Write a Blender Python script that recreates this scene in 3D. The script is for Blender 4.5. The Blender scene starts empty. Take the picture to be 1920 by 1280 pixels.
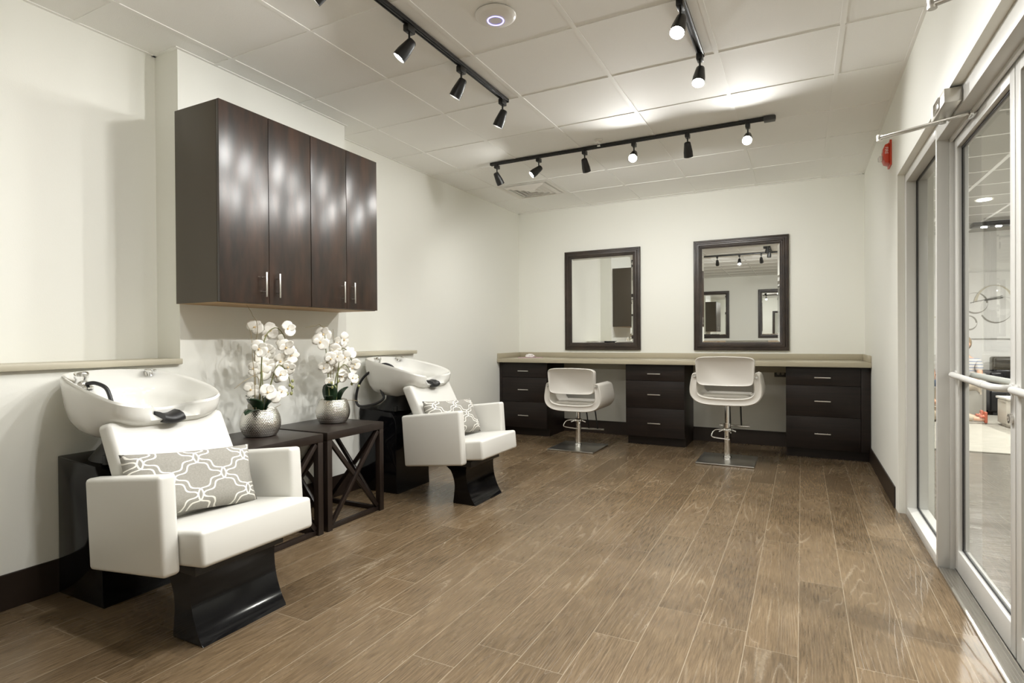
import bpy, bmesh, math, random
from mathutils import Vector, Matrix
random.seed(7)
sc = bpy.context.scene
COL = sc.collection
PI = math.pi

# ------------------------------------------------------------------ measured room (metres)
EYE = 1.1366
XL, XB, XR = -3.213, -3.010, 0.549      # left wall, furred face, right wall
YB = 6.482                              # mirror wall
YN = -3.0                               # wall behind the camera
CZ = 2.720
FUR0, BUMP0, BUMP1, FUR1 = YN, 1.915, 3.176, 3.99

# ------------------------------------------------------------------ materials
def newmat(name):
    m = bpy.data.materials.new(name); m.use_nodes = True
    nt = m.node_tree; b = nt.nodes['Principled BSDF']
    return m, nt, b
def mat(name, col, rough=.5, metal=0, spec=.5, coat=0, bump=None, emit=None, estr=0, mott=None):
    m, nt, b = newmat(name)
    b.inputs['Base Color'].default_value = (*col, 1)
    b.inputs['Roughness'].default_value = rough
    b.inputs['Metallic'].default_value = metal
    b.inputs['Specular IOR Level'].default_value = spec
    b.inputs['Coat Weight'].default_value = coat
    if emit:
        b.inputs['Emission Color'].default_value = (*emit, 1); b.inputs['Emission Strength'].default_value = estr
    tc = nt.nodes.new('ShaderNodeTexCoord')
    if bump:
        n = nt.nodes.new('ShaderNodeTexNoise'); n.inputs['Scale'].default_value = bump[0]; n.inputs['Detail'].default_value = 3
        bp = nt.nodes.new('ShaderNodeBump'); bp.inputs['Strength'].default_value = bump[1]; bp.inputs['Distance'].default_value = bump[2]
        nt.links.new(tc.outputs['Object'], n.inputs['Vector']); nt.links.new(n.outputs['Fac'], bp.inputs['Height'])
        nt.links.new(bp.outputs['Normal'], b.inputs['Normal'])
    if mott:
        sca, c2, strt = mott
        mp = nt.nodes.new('ShaderNodeMapping'); mp.inputs['Scale'].default_value = strt
        n = nt.nodes.new('ShaderNodeTexNoise'); n.inputs['Scale'].default_value = sca; n.inputs['Detail'].default_value = 5
        n.inputs['Roughness'].default_value = .6
        r = nt.nodes.new('ShaderNodeValToRGB'); r.color_ramp.elements[0].position = .38; r.color_ramp.elements[1].position = .68
        r.color_ramp.elements[0].color = (*col, 1); r.color_ramp.elements[1].color = (*c2, 1)
        nt.links.new(tc.outputs['Object'], mp.inputs[0]); nt.links.new(mp.outputs[0], n.inputs['Vector'])
        nt.links.new(n.outputs['Fac'], r.inputs[0]); nt.links.new(r.outputs[0], b.inputs['Base Color'])
    return m

WALL = (.85, .852, .80)
M = {}
M['wall'] = mat('wall_paint', WALL, .55, bump=(180, .12, .002))
M['wallw'] = mat('wall_white', (.86, .86, .85), .6)
M['tile'] = mat('ceiling_tile', (.90, .90, .88), .75, spec=.25, bump=(260, .35, .002))
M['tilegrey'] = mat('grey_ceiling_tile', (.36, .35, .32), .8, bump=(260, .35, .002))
M['tbar'] = mat('ceiling_bar', (.90, .90, .88), .7, spec=.3)
M['ledge'] = mat('sill_laminate', (.46, .425, .33), .42, bump=(300, .1, .001))
M['counter'] = mat('counter_laminate', (.44, .395, .29), .38, mott=(420, (.47, .425, .32), (1, 1, 1)))
M['base'] = mat('rubber_base', (.022, .014, .010), .4)
M['espresso'] = mat('espresso_wood', (.010, .007, .006), .42, mott=(3, (.021, .013, .010), (.6, 6, 14)), spec=.35)
M['cabdoor'] = mat('espresso_gloss', (.014, .009, .007), .29, mott=(5, (.048, .024, .015), (1, 3, .7)), spec=.75, bump=(70, .10, .0012))
M['cabside'] = mat('espresso_side', (.068, .054, .038), .45)
M['under'] = mat('birch_underside', (.42, .27, .13), .5)
M['tablewood'] = mat('table_wood', (.014, .009, .007), .36, spec=.4, mott=(4, (.026, .017, .013), (8, 1, 1)))
M['leather'] = mat('white_vinyl', (.66, .652, .615), .38, bump=(420, .10, .0008))
M['leather2'] = mat('pale_vinyl', (.70, .675, .63), .36, bump=(420, .10, .0008))
M['ceramic'] = mat('white_ceramic', (.72, .715, .68), .09, coat=.4)
M['black'] = mat('black_gloss', (.004, .004, .005), .10, spec=.3)
M['blackm'] = mat('black_satin', (.012, .012, .012), .4)
M['rubber'] = mat('black_rubber', (.012, .012, .013), .45)
M['chrome'] = mat('chrome', (.85, .85, .84), .09, 1)
M['plate'] = mat('steel_plate', (.70, .69, .66), .30, 1)
M['nickel'] = mat('satin_nickel', (.72, .70, .66), .3, 1)
M['alu'] = mat('painted_aluminium', (.62, .615, .59), .32, spec=.5)
M['aludark'] = mat('aluminium_mill', (.50, .48, .44), .35, .6)
M['gasket'] = mat('gasket', (.008, .008, .009), .5)
M['frame'] = mat('mirror_frame_wood', (.028, .020, .016), .36, mott=(6, (.055, .038, .028), (1, 1, 1)))
M['mirror'] = mat('mirror_silver', (.90, .91, .895), .006, 1)
M['track'] = mat('track_black', (.010, .010, .010), .35)
M['lamp'] = mat('lamp_lens', (1, 1, 1), .3, emit=(1, .95, .86), estr=60)
M['plastic'] = mat('white_plastic', (.80, .78, .74), .35)
M['ring'] = mat('blue_led', (.3, .3, 1), .4, emit=(.25, .22, 1), estr=4)
M['red'] = mat('alarm_red', (.62, .055, .02), .35)
M['strobe'] = mat('strobe_lens', (.85, .85, .82), .15)
M['white'] = mat('white_gloss', (.85, .85, .83), .3)
M['leaf'] = mat('orchid_leaf', (.014, .035, .016), .3)
M['stem'] = mat('orchid_stem', (.16, .17, .06), .5)
M['twig'] = mat('dry_twig', (.32, .26, .15), .7)
M['petal'] = mat('orchid_petal', (.88, .86, .80), .5)
M['lip'] = mat('orchid_lip', (.75, .55, .28), .5)
M['bud'] = mat('orchid_bud', (.36, .37, .16), .5)
M['soil'] = mat('moss', (.05, .05, .025), .9)
M['pink'] = mat('pink_paper', (.60, .42, .45), .6)
M['tissue'] = mat('tissue', (.86, .84, .82), .8)
M['outlet'] = mat('dark_outlet', (.035, .03, .025), .35)
M['outletface'] = mat('outlet_face', (.30, .28, .24), .4)
M['blackleather'] = mat('black_leather', (.012, .012, .014), .3)
M['cabwhite'] = mat('cabinet_cream', (.56, .54, .49), .4)
M['rug'] = mat('rug', (.30, .285, .25), .95, mott=(9, (.44, .42, .37), (.6, 9, 1)))
M['skin'] = mat('skin', (.62, .36, .25), .5)
M['hair'] = mat('hair', (.25, .18, .10), .6)
M['hair2'] = mat('hair_grey', (.33, .28, .20), .6)
M['denim'] = mat('denim', (.14, .18, .25), .8)
M['tan'] = mat('tan_trousers', (.45, .38, .29), .8)
M['pinkshirt'] = mat('pink_shirt', (.70, .50, .46), .8)
M['sandal'] = mat('coral_sandal', (.45, .12, .07), .5)
M['darkmetal'] = mat('dark_grille', (.05, .05, .05), .4)
M['chairwood'] = mat('amber_wood', (.35, .16, .05), .4)
M['greyfab'] = mat('grey_upholstery', (.34, .325, .29), .8)
M['artw'] = mat('canvas', (.88, .88, .87), .8)
M['artg'] = mat('paint_grey', (.33, .32, .29), .8)
M['artb'] = mat('paint_pale_gold', (.62, .58, .46), .8)
M['artd'] = mat('paint_charcoal', (.20, .20, .19), .8)
M['artl'] = mat('paint_light_grey', (.78, .78, .77), .8)

# glass: clear with a Fresnel sheen
m, nt, b = newmat('clear_glass'); nt.nodes.remove(b)
tr = nt.nodes.new('ShaderNodeBsdfTransparent'); tr.inputs[0].default_value = (.94, .955, .945, 1)
gl = nt.nodes.new('ShaderNodeBsdfGlossy'); gl.inputs['Roughness'].default_value = .01
fr = nt.nodes.new('ShaderNodeFresnel'); fr.inputs[0].default_value = 1.45
mx = nt.nodes.new('ShaderNodeMixShader')
ge = nt.nodes.new('ShaderNodeNewGeometry'); fm = nt.nodes.new('ShaderNodeMath'); fm.operation = 'MULTIPLY'; fs_ = nt.nodes.new('ShaderNodeMath'); fs_.operation = 'SUBTRACT'; fs_.inputs[0].default_value = 1
nt.links.new(ge.outputs['Backfacing'], fs_.inputs[1]); nt.links.new(fr.outputs[0], fm.inputs[0]); nt.links.new(fs_.outputs[0], fm.inputs[1])   # one sheen per pane
nt.links.new(fm.outputs[0], mx.inputs[0]); nt.links.new(tr.outputs[0], mx.inputs[1]); nt.links.new(gl.outputs[0], mx.inputs[2])
nt.links.new(mx.outputs[0], nt.nodes['Material Output'].inputs[0]); M['glass'] = m

def mth(nt, op, a, b2=None, c=None):
    n = nt.nodes.new('ShaderNodeMath'); n.operation = op
    for i, v in enumerate((a, b2, c)):
        if v is None: continue
        if isinstance(v, (int, float)): n.inputs[i].default_value = v
        else: nt.links.new(v, n.inputs[i])
    return n.outputs[0]
M['silver'] = mat('hammered_silver', (.72, .70, .66), .16, 1)

# floor planks running along Y
def floor_mat(name, dark, light, limed, along='y', pw=.1765, x0=-.015, pl=1.22):
    m, nt, b = newmat(name)
    tc = nt.nodes.new('ShaderNodeTexCoord'); sp = nt.nodes.new('ShaderNodeSeparateXYZ'); nt.links.new(tc.outputs['Object'], sp.inputs[0])
    X, Y = (sp.outputs[0], sp.outputs[1]) if along == 'y' else (sp.outputs[1], sp.outputs[0])
    u = mth(nt, 'DIVIDE', mth(nt, 'SUBTRACT', X, x0), pw)
    col = mth(nt, 'FLOOR', u); fu = mth(nt, 'FRACT', u)
    wn = nt.nodes.new('ShaderNodeTexWhiteNoise'); wn.noise_dimensions = '1D'; nt.links.new(col, wn.inputs['W'])
    v = mth(nt, 'ADD', mth(nt, 'DIVIDE', Y, pl), wn.outputs['Value'])
    row = mth(nt, 'FLOOR', v); fv = mth(nt, 'FRACT', v)
    wid = mth(nt, 'ADD', mth(nt, 'MULTIPLY', col, 17.13), mth(nt, 'MULTIPLY', row, 5.71))
    w2 = nt.nodes.new('ShaderNodeTexWhiteNoise'); w2.noise_dimensions = '1D'; nt.links.new(wid, w2.inputs['W'])
    R = w2.outputs['Value']
    cx = nt.nodes.new('ShaderNodeCombineXYZ')
    nt.links.new(mth(nt, 'ADD', X, mth(nt, 'MULTIPLY', R, 31)), cx.inputs[0])
    nt.links.new(mth(nt, 'ADD', mth(nt, 'MULTIPLY', Y, .085), mth(nt, 'MULTIPLY', R, 57)), cx.inputs[1])
    # broad field whose contour lines make the cathedral grain
    n1 = nt.nodes.new('ShaderNodeTexNoise'); n1.inputs['Scale'].default_value = 5.0; n1.inputs['Detail'].default_value = 1.5; n1.inputs['Roughness'].default_value = .45
    nt.links.new(cx.outputs[0], n1.inputs['Vector'])
    ed = mth(nt, 'MULTIPLY', mth(nt, 'ABSOLUTE', mth(nt, 'SUBTRACT', fu, .5)), 2.2)
    fld = mth(nt, 'ADD', mth(nt, 'MULTIPLY', n1.outputs['Fac'], 30), ed)
    cx3 = nt.nodes.new('ShaderNodeCombineXYZ'); nt.links.new(X, cx3.inputs[0]); nt.links.new(Y, cx3.inputs[1]); nt.links.new(R, cx3.inputs[2])
    nj = nt.nodes.new('ShaderNodeTexNoise'); nj.inputs['Scale'].default_value = 55; nj.inputs['Detail'].default_value = 2
    nt.links.new(cx3.outputs[0], nj.inputs['Vector'])
    fld = mth(nt, 'ADD', fld, mth(nt, 'MULTIPLY', nj.outputs['Fac'], .28))
    g = mth(nt, 'ABSOLUTE', mth(nt, 'SUBTRACT', mth(nt, 'FRACT', fld), .5))     # 0 on a line
    line = mth(nt, 'SUBTRACT', 1, mth(nt, 'MINIMUM', mth(nt, 'MULTIPLY', g, 6.0), 1))
    # where the lime shows
    n2 = nt.nodes.new('ShaderNodeTexNoise'); n2.inputs['Scale'].default_value = 3.0; n2.inputs['Detail'].default_value = 3
    nt.links.new(cx3.outputs[0], n2.inputs['Vector'])
    msk = mth(nt, 'MAXIMUM', mth(nt, 'MULTIPLY', mth(nt, 'SUBTRACT', n2.outputs['Fac'], .50), 5), .10)
    msk = mth(nt, 'MINIMUM', msk, 1)
    # fine fibres
    cx2 = nt.nodes.new('ShaderNodeCombineXYZ')
    nt.links.new(mth(nt, 'ADD', mth(nt, 'MULTIPLY', X, 30), mth(nt, 'MULTIPLY', R, 9)), cx2.inputs[0]); nt.links.new(mth(nt, 'MULTIPLY', Y, 1.7), cx2.inputs[1])
    n3 = nt.nodes.new('ShaderNodeTexNoise'); n3.inputs['Scale'].default_value = 5; n3.inputs['Detail'].default_value = 6; n3.inputs['Roughness'].default_value = .7
    nt.links.new(cx2.outputs[0], n3.inputs['Vector'])
    base = mth(nt, 'ADD', mth(nt, 'MULTIPLY', R, .20), mth(nt, 'MULTIPLY', n3.outputs['Fac'], 1.7))
    base = mth(nt, 'SUBTRACT', mth(nt, 'ADD', base, mth(nt, 'MULTIPLY', n2.outputs['Fac'], .5)), .72)
    cl = nt.nodes.new('ShaderNodeClamp'); nt.links.new(base, cl.inputs[0])
    m1 = nt.nodes.new('ShaderNodeMix'); m1.data_type = 'RGBA'; nt.links.new(cl.outputs[0], m1.inputs[0])
    m1.inputs[6].default_value = (*dark, 1); m1.inputs[7].default_value = (*light, 1)
    m2 = nt.nodes.new('ShaderNodeMix'); m2.data_type = 'RGBA'
    nt.links.new(mth(nt, 'MULTIPLY', mth(nt, 'MULTIPLY', line, msk), .36), m2.inputs[0]); nt.links.new(m1.outputs[2], m2.inputs[6]); m2.inputs[7].default_value = (*limed, 1)
    # joints
    j1 = mth(nt, 'LESS_THAN', mth(nt, 'MINIMUM', fu, mth(nt, 'SUBTRACT', 1, fu)), .0085)
    j2 = mth(nt, 'LESS_THAN', mth(nt, 'MINIMUM', fv, mth(nt, 'SUBTRACT', 1, fv)), .0012)
    j = mth(nt, 'MULTIPLY', mth(nt, 'MAXIMUM', j1, mth(nt, 'MULTIPLY', j2, .8)), .45)
    m3 = nt.nodes.new('ShaderNodeMix'); m3.data_type = 'RGBA'; nt.links.new(j, m3.inputs[0]); nt.links.new(m2.outputs[2], m3.inputs[6])
    m3.inputs[7].default_value = (*[c * 1.05 for c in limed], 1)
    nt.links.new(m3.outputs[2], b.inputs['Base Color'])
    n4 = nt.nodes.new('ShaderNodeTexNoise'); n4.inputs['Scale'].default_value = 1.1; n4.inputs['Detail'].default_value = 4
    nt.links.new(tc.outputs['Object'], n4.inputs['Vector'])
    nt.links.new(mth(nt, 'ADD', mth(nt, 'MULTIPLY', n4.outputs['Fac'], .36), mth(nt, 'ADD', mth(nt, 'MULTIPLY', line, .05), .06)), b.inputs['Roughness'])
    b.inputs['Specular IOR Level'].default_value = .5
    bp = nt.nodes.new('ShaderNodeBump'); bp.inputs['Strength'].default_value = .25; bp.inputs['Distance'].default_value = .0015
    nt.links.new(mth(nt, 'ADD', line, n3.outputs['Fac']), bp.inputs['Height']); nt.links.new(bp.outputs[0], b.inputs['Normal'])
    return m
M['floor'] = floor_mat('limed_oak_plank', (.048, .030, .014), (.250, .176, .104), (.46, .39, .29))
M['floorout'] = floor_mat('grey_plank', (.10, .09, .075), (.17, .155, .13), (.22, .20, .17), along='x')

# trellis cushion fabric
m, nt, b = newmat('trellis_fabric'); b.inputs['Roughness'].default_value = .85
tc = nt.nodes.new('ShaderNodeTexCoord'); sp = nt.nodes.new('ShaderNodeSeparateXYZ'); nt.links.new(tc.outputs['Object'], sp.inputs[0])
U_ = mth(nt, 'DIVIDE', sp.outputs[1], .20); V_ = mth(nt, 'DIVIDE', sp.outputs[2], .155)
a_ = mth(nt, 'ADD', U_, V_); c_ = mth(nt, 'SUBTRACT', U_, V_)
def strand(p, q):
    w = mth(nt, 'MULTIPLY', mth(nt, 'SINE', mth(nt, 'MULTIPLY', q, 4 * PI)), .055)
    f = mth(nt, 'ABSOLUTE', mth(nt, 'SUBTRACT', mth(nt, 'FRACT', mth(nt, 'ADD', p, w)), .5))
    return mth(nt, 'LESS_THAN', mth(nt, 'ABSOLUTE', mth(nt, 'SUBTRACT', f, .085)), .026)
pt = mth(nt, 'MAXIMUM', strand(a_, c_), strand(c_, a_))
n5 = nt.nodes.new('ShaderNodeTexNoise'); n5.inputs['Scale'].default_value = 160; nt.links.new(tc.outputs['Object'], n5.inputs['Vector'])
rr = nt.nodes.new('ShaderNodeValToRGB'); rr.color_ramp.elements[0].color = (.23, .22, .195, 1); rr.color_ramp.elements[1].color = (.36, .345, .31, 1)
nt.links.new(n5.outputs['Fac'], rr.inputs[0])
mm = nt.nodes.new('ShaderNodeMix'); mm.data_type = 'RGBA'; nt.links.new(pt, mm.inputs[0]); nt.links.new(rr.outputs[0], mm.inputs[6]); mm.inputs[7].default_value = (.80, .78, .72, 1)
nt.links.new(mm.outputs[2], b.inputs['Base Color']); M['trellis'] = m

# striped shirt
m, nt, b = newmat('striped_shirt'); b.inputs['Roughness'].default_value = .8
tc = nt.nodes.new('ShaderNodeTexCoord'); sp = nt.nodes.new('ShaderNodeSeparateXYZ'); nt.links.new(tc.outputs['Object'], sp.inputs[0])
st = mth(nt, 'GREATER_THAN', mth(nt, 'SINE', mth(nt, 'MULTIPLY', sp.outputs[2], 130)), 0)
mm = nt.nodes.new('ShaderNodeMix'); mm.data_type = 'RGBA'; nt.links.new(st, mm.inputs[0]); mm.inputs[6].default_value = (.55, .52, .48, 1); mm.inputs[7].default_value = (.22, .25, .32, 1)
nt.links.new(mm.outputs[2], b.inputs['Base Color']); M['striped'] = m

# ------------------------------------------------------------------ mesh helpers
def BM(): return bmesh.new()
def obj(name, bm, m, parent=None, smooth=40, loc=None, sub=0):
    me = bpy.data.meshes.new(name)
    bmesh.ops.recalc_face_normals(bm, faces=bm.faces)
    bm.to_mesh(me); bm.free()
    for mm_ in (m if isinstance(m, (list, tuple)) else [m]): me.materials.append(M[mm_])
    if smooth:
        me.polygons.foreach_set('use_smooth', [True] * len(me.polygons))
        me.set_sharp_from_angle(angle=math.radians(smooth))
    o = bpy.data.objects.new(name, me); COL.objects.link(o)
    if parent: o.parent = parent
    if loc: o.location = loc
    if sub:
        md = o.modifiers.new('s', 'SUBSURF'); md.levels = sub; md.render_levels = sub
    return o
def thing(name, label, cat, loc=(0, 0, 0), rz=0, group=None):
    o = bpy.data.objects.new(name, None); COL.objects.link(o); o.empty_display_size = .05
    o.location = loc; o.rotation_euler = (0, 0, rz); return tag(o, label, cat, group)
def tag(o, label, cat, group=None):
    o['label'] = label; o['category'] = cat
    if group: o['group'] = group
    return o
def struct(name, bm, m, smooth=0, parent=None):
    o = obj(name, bm, m, parent, smooth)
    if parent is None: o['kind'] = 'structure'
    return o
def dup(root, loc, rz=None, label=None):
    r = root.copy(); COL.objects.link(r); r.location = loc
    if rz is not None: r.rotation_euler = (0, 0, rz)
    if label: r['label'] = label
    for ch in list(root.children):
        c = ch.copy(); COL.objects.link(c); c.parent = r
        for g in ch.children:
            d = g.copy(); COL.objects.link(d); d.parent = c
            
    return r
def box(bm, x0, x1, y0, y1, z0, z1, bev=0, seg=2, mi=0):
    vs = [bm.verts.new((x, y, z)) for x in (x0, x1) for y in (y0, y1) for z in (z0, z1)]
    fs = [bm.faces.new([vs[i] for i in f]) for f in ((0, 1, 3, 2), (4, 6, 7, 5), (0, 4, 5, 1), (2, 3, 7, 6), (0, 2, 6, 4), (1, 5, 7, 3))]
    for f in fs: f.material_index = mi
    if bev:
        es = list({e for f in fs for e in f.edges})
        bmesh.ops.bevel(bm, geom=es, offset=bev, segments=seg, affect='EDGES', profile=.5)
    return vs
def xbox(bm, size, mat4, bev=0, seg=2):
    b2 = bmesh.new(); sx, sy, sz = (s / 2 for s in size); box(b2, -sx, sx, -sy, sy, -sz, sz, bev, seg)
    bmesh.ops.transform(b2, matrix=mat4, verts=b2.verts); me = bpy.data.meshes.new('t'); b2.to_mesh(me); b2.free(); bm.from_mesh(me); bpy.data.meshes.remove(me)
def prism(bm, pts, a0, a1, axis='y', bev=0, seg=2):
    """polygon pts in the plane square to axis, extruded a0..a1"""
    def mk(p, a): return {'y': (p[0], a, p[1]), 'x': (a, p[0], p[1]), 'z': (p[0], p[1], a)}[axis]
    A = [bm.verts.new(mk(p, a0)) for p in pts]; B = [bm.verts.new(mk(p, a1)) for p in pts]
    n = len(pts); fs = [bm.faces.new(A), bm.faces.new(B[::-1])]
    for i in range(n): fs.append(bm.faces.new([A[i], B[i], B[(i + 1) % n], A[(i + 1) % n]]))
    if bev:
        es = [e for f in fs[:2] for e in f.edges]
        if n <= 6: es = list({e for f in fs for e in f.edges})
        bmesh.ops.bevel(bm, geom=es, offset=bev, segments=seg, affect='EDGES', profile=.5)
def frame_dir(d):
    d = Vector(d).normalized(); up = Vector((0, 0, 1)) if abs(d.z) < .95 else Vector((1, 0, 0))
    a = d.cross(up).normalized(); b = a.cross(d).normalized(); return a, b
def tube(bm, pts, r, n=10, cap=True):
    pts = [Vector(p) for p in pts]; rs = r if isinstance(r, (list, tuple)) else [r] * len(pts)
    rings = []; a = None
    for i, p in enumerate(pts):
        d = (pts[min(i + 1, len(pts) - 1)] - pts[max(i - 1, 0)])
        if d.length < 1e-9: d = Vector((0, 0, 1))
        d.normalize()
        if a is None: a, b = frame_dir(d)
        else:
            a = (a - d * a.dot(d)).normalized(); b = a.cross(d)
        rings.append([bm.verts.new(p + (a * math.cos(t) + b * math.sin(t)) * rs[i]) for t in [2 * PI * k / n for k in range(n)]])
    for q in range(len(rings) - 1):
        for k in range(n): bm.faces.new([rings[q][k], rings[q][(k + 1) % n], rings[q + 1][(k + 1) % n], rings[q + 1][k]])
    if cap: bm.faces.new(rings[0][::-1]); bm.faces.new(rings[-1])
def spline(pts, k=6, closed=False):
    P = [Vector(p) for p in pts]; n = len(P); out = []
    for i in range(n if closed else n - 1):
        p0 = P[(i - 1) % n] if closed or i > 0 else P[0]; p1 = P[i]; p2 = P[(i + 1) % n]
        p3 = P[(i + 2) % n] if closed or i + 2 < n else P[-1]
        for j in range(k):
            t = j / k
            out.append(.5 * ((2 * p1) + (p2 - p0) * t + (2 * p0 - 5 * p1 + 4 * p2 - p3) * t * t + (3 * p1 - p0 - 3 * p2 + p3) * t ** 3))
    if not closed: out.append(P[-1])
    return out
def lathe(bm, prof, n=32, mat4=None, mi=0):
    rings = []
    for r, z in prof:
        if r < 1e-6: rings.append([bm.verts.new((0, 0, z))])
        else: rings.append([bm.verts.new((r * math.cos(2 * PI * k / n), r * math.sin(2 * PI * k / n), z)) for k in range(n)])
    for A, B in zip(rings, rings[1:]):
        if len(A) == 1 and len(B) == 1: continue
        for k in range(n):
            if len(A) == 1: f = bm.faces.new([A[0], B[k], B[(k + 1) % n]])
            elif len(B) == 1: f = bm.faces.new([A[k], A[(k + 1) % n], B[0]])
            else: f = bm.faces.new([A[k], A[(k + 1) % n], B[(k + 1) % n], B[k]])
            f.material_index = mi
    if mat4: bmesh.ops.transform(bm, matrix=mat4, verts=[v for r in rings for v in r])
def loft(bm, rings, cap0=True, cap1=True):
    R = [[bm.verts.new(p) for p in r] for r in rings]; n = len(R[0])
    for A, B in zip(R, R[1:]):
        for k in range(n): bm.faces.new([A[k], A[(k + 1) % n], B[(k + 1) % n], B[k]])
    if cap0: bm.faces.new(R[0][::-1])
    if cap1: bm.faces.new(R[-1])
def rot_to(d):
    return Vector((0, 0, 1)).rotation_difference(Vector(d).normalized()).to_matrix().to_4x4()

# ------------------------------------------------------------------ camera
yaw, pitch, roll, FPX = .4734, -.0053, -.0065, 1060.3
F = Vector((-math.sin(yaw) * math.cos(pitch), math.cos(yaw) * math.cos(pitch), math.sin(pitch)))
R0 = Vector((math.cos(yaw), math.sin(yaw), 0)); U0 = R0.cross(F)
Rv = R0 * math.cos(roll) + U0 * math.sin(roll); Uv = U0 * math.cos(roll) - R0 * math.sin(roll)
cd = bpy.data.cameras.new('camera'); cam = bpy.data.objects.new('camera', cd); COL.objects.link(cam)
cam.matrix_world = Matrix(((Rv.x, Uv.x, -F.x, 0), (Rv.y, Uv.y, -F.y, 0), (Rv.z, Uv.z, -F.z, EYE), (0, 0, 0, 1)))
cd.sensor_width = 36; cd.lens = 36 * FPX / 1920; cd.clip_start = .05; sc.camera = cam

# ------------------------------------------------------------------ room shell
bm = BM(); box(bm, XL - .1, .66, YN - .1, YB + .1, -.1, 0); struct('floor', bm, 'floor')
bm = BM(); box(bm, .66, 6.0, YN - .1, 11.1, -.1, 0); struct('floor_lobby', bm, 'floorout')
bm = BM(); box(bm, XL - .1, .74, YN - .1, YB + .1, CZ + .003, CZ + .1); struct('ceiling', bm, 'tile')
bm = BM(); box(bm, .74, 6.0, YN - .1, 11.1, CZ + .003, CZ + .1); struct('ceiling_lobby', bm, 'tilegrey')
# T-bar grid
G0, H0, P = -2.857, 2.132, .6096
bm = BM()
for i in range(0, 6):
    x = G0 + i * P
    if x < XR - .02: box(bm, x - .012, x + .012, YN, YB, CZ - .001, CZ + .004)
for j in range(-8, 8):
    y = H0 + j * P
    if YN < y < YB - .02: box(bm, XL, XR, y - .012, y + .012, CZ - .0005, CZ + .004)
struct('trim_1', bm, 'tbar')
bm = BM()   # perimeter angle
A_ = .018
for (x0, x1, y0, y1) in ((XL, XL + A_, YN, BUMP0), (XL, XB, BUMP0 - A_, BUMP0), (XB, XB + A_, BUMP0 - A_, BUMP1 + A_), (XL, XB, BUMP1, BUMP1 + A_), (XL, XL + A_, BUMP1, YB), (XL, XR, YB - A_, YB), (XR - A_, XR, YN, YB)):
    box(bm, x0, x1, y0, y1, CZ - .0015, CZ + .008)
struct('trim_2', bm, 'tbar')
bm = BM()
for i in range(9):
    x = 1.02 + i * P; box(bm, x - .016, x + .016, YN, 11, CZ - .004, CZ + .004)
for j in range(23):
    y = -2.8 + j * P; box(bm, .74, 6, y - .012, y + .012, CZ - .0005, CZ + .004)
struct('trim_3', bm, 'white')
# walls
bm = BM(); box(bm, XL - .1, XL, YN, YB, 0, CZ + .003)
box(bm, XL, XB, BUMP0, BUMP1, 0, CZ + .003)                        # chase behind the cabinets
box(bm, XL, XB, FUR0, BUMP0, 0, 1.010); box(bm, XL, XB, BUMP1, FUR1, 0, 1.010)     # half-height furred wall
struct('wall_left', bm, 'wall')
bm = BM(); box(bm, XL - .1, .74, YB, YB + .1, 0, CZ + .003); struct('wall_back', bm, 'wall')
bm = BM(); box(bm, XL - .1, .74, YN - .1, YN, 0, CZ + .003); struct('wall_front', bm, 'wall')
OY0, OY1, OZ = .72, 4.36, 2.165
bm = BM()
box(bm, XR, .74, 4.47, YB, 0, CZ + .003); box(bm, XR, .74, YN, 4.47, 2.335, CZ + .003)
box(bm, XR, .74, OY1, 4.47, 0, 2.335); box(bm, XR, .74, YN, OY1, OZ, 2.335)
box(bm, XR, .74, YN, OY0, 0, OZ)
struct('wall_right', bm, 'wall')
bm = BM(); box(bm, .74, 6, 11, 11.1, 0, CZ + .003); struct('wall_lobby_back', bm, 'wallw')
bm = BM(); box(bm, 6, 6.1, YN, 11.1, 0, CZ + .003); struct('wall_lobby_right', bm, 'wallw')
bm = BM(); box(bm, .74, 6, YN - .1, YN, 0, CZ + .003); struct('wall_lobby_front', bm, 'wallw')
bm = BM(); box(bm, .64, .74, YB + .1, 11.1, 0, CZ + .003); struct('wall_lobby_left', bm, 'wallw')
# baseboards
bt, bh = .010, .152
bm = BM(); box(bm, XB, XB + bt, FUR0, FUR1, 0, bh, .003); box(bm, XL, XB + bt, FUR1, FUR1 + bt, 0, bh); box(bm, XL, XL + bt, FUR1 + bt, YB, 0, bh, .003)
struct('baseboard_left', bm, 'base')
bm = BM(); box(bm, XL, XR, YB - bt, YB, 0, bh, .003); struct('baseboard_back', bm, 'base')
bm = BM(); box(bm, XR - bt, XR, 4.47, YB, 0, .142, .003); struct('baseboard_right', bm, 'base')
# capped ledges
def ledge(name, y0, y1, endc):
    bm = BM(); box(bm, XL, XB + .028, y0, y1, 1.010, 1.040, .004)
    return struct(name, bm, 'ledge', 40)
ledge('trim_4', FUR0, BUMP0 - .002, 0); ledge('trim_5', BUMP1 + .002, FUR1 + .02, 0)

# ------------------------------------------------------------------ glazed front: sidelight and doors
FX0, FX1 = .588, .700
bm = BM()
box(bm, FX0, FX1, 4.305, OY1, 0, OZ, .002); box(bm, FX0, FX1, 3.433, 4.305, 0, .055, .002); box(bm, FX0, FX1, 3.433, 4.305, 2.105, OZ, .002)
w1 = struct('window_1', bm, 'alu', 30)
bm = BM(); gx0, gx1 = .640, .652
box(bm, gx0, gx1, 4.297, 4.305, .055, 2.105); box(bm, gx0, gx1, 3.433, 3.441, .055, 2.105); box(bm, gx0, gx1, 3.433, 4.305, .055, .063); box(bm, gx0, gx1, 3.433, 4.305, 2.097, 2.105)
struct('gasket', bm, 'gasket', parent=w1)
bm = BM(); box(bm, .643, .649, 3.438, 4.300, .060, 2.100); struct('pane', bm, 'glass', parent=w1)
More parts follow.
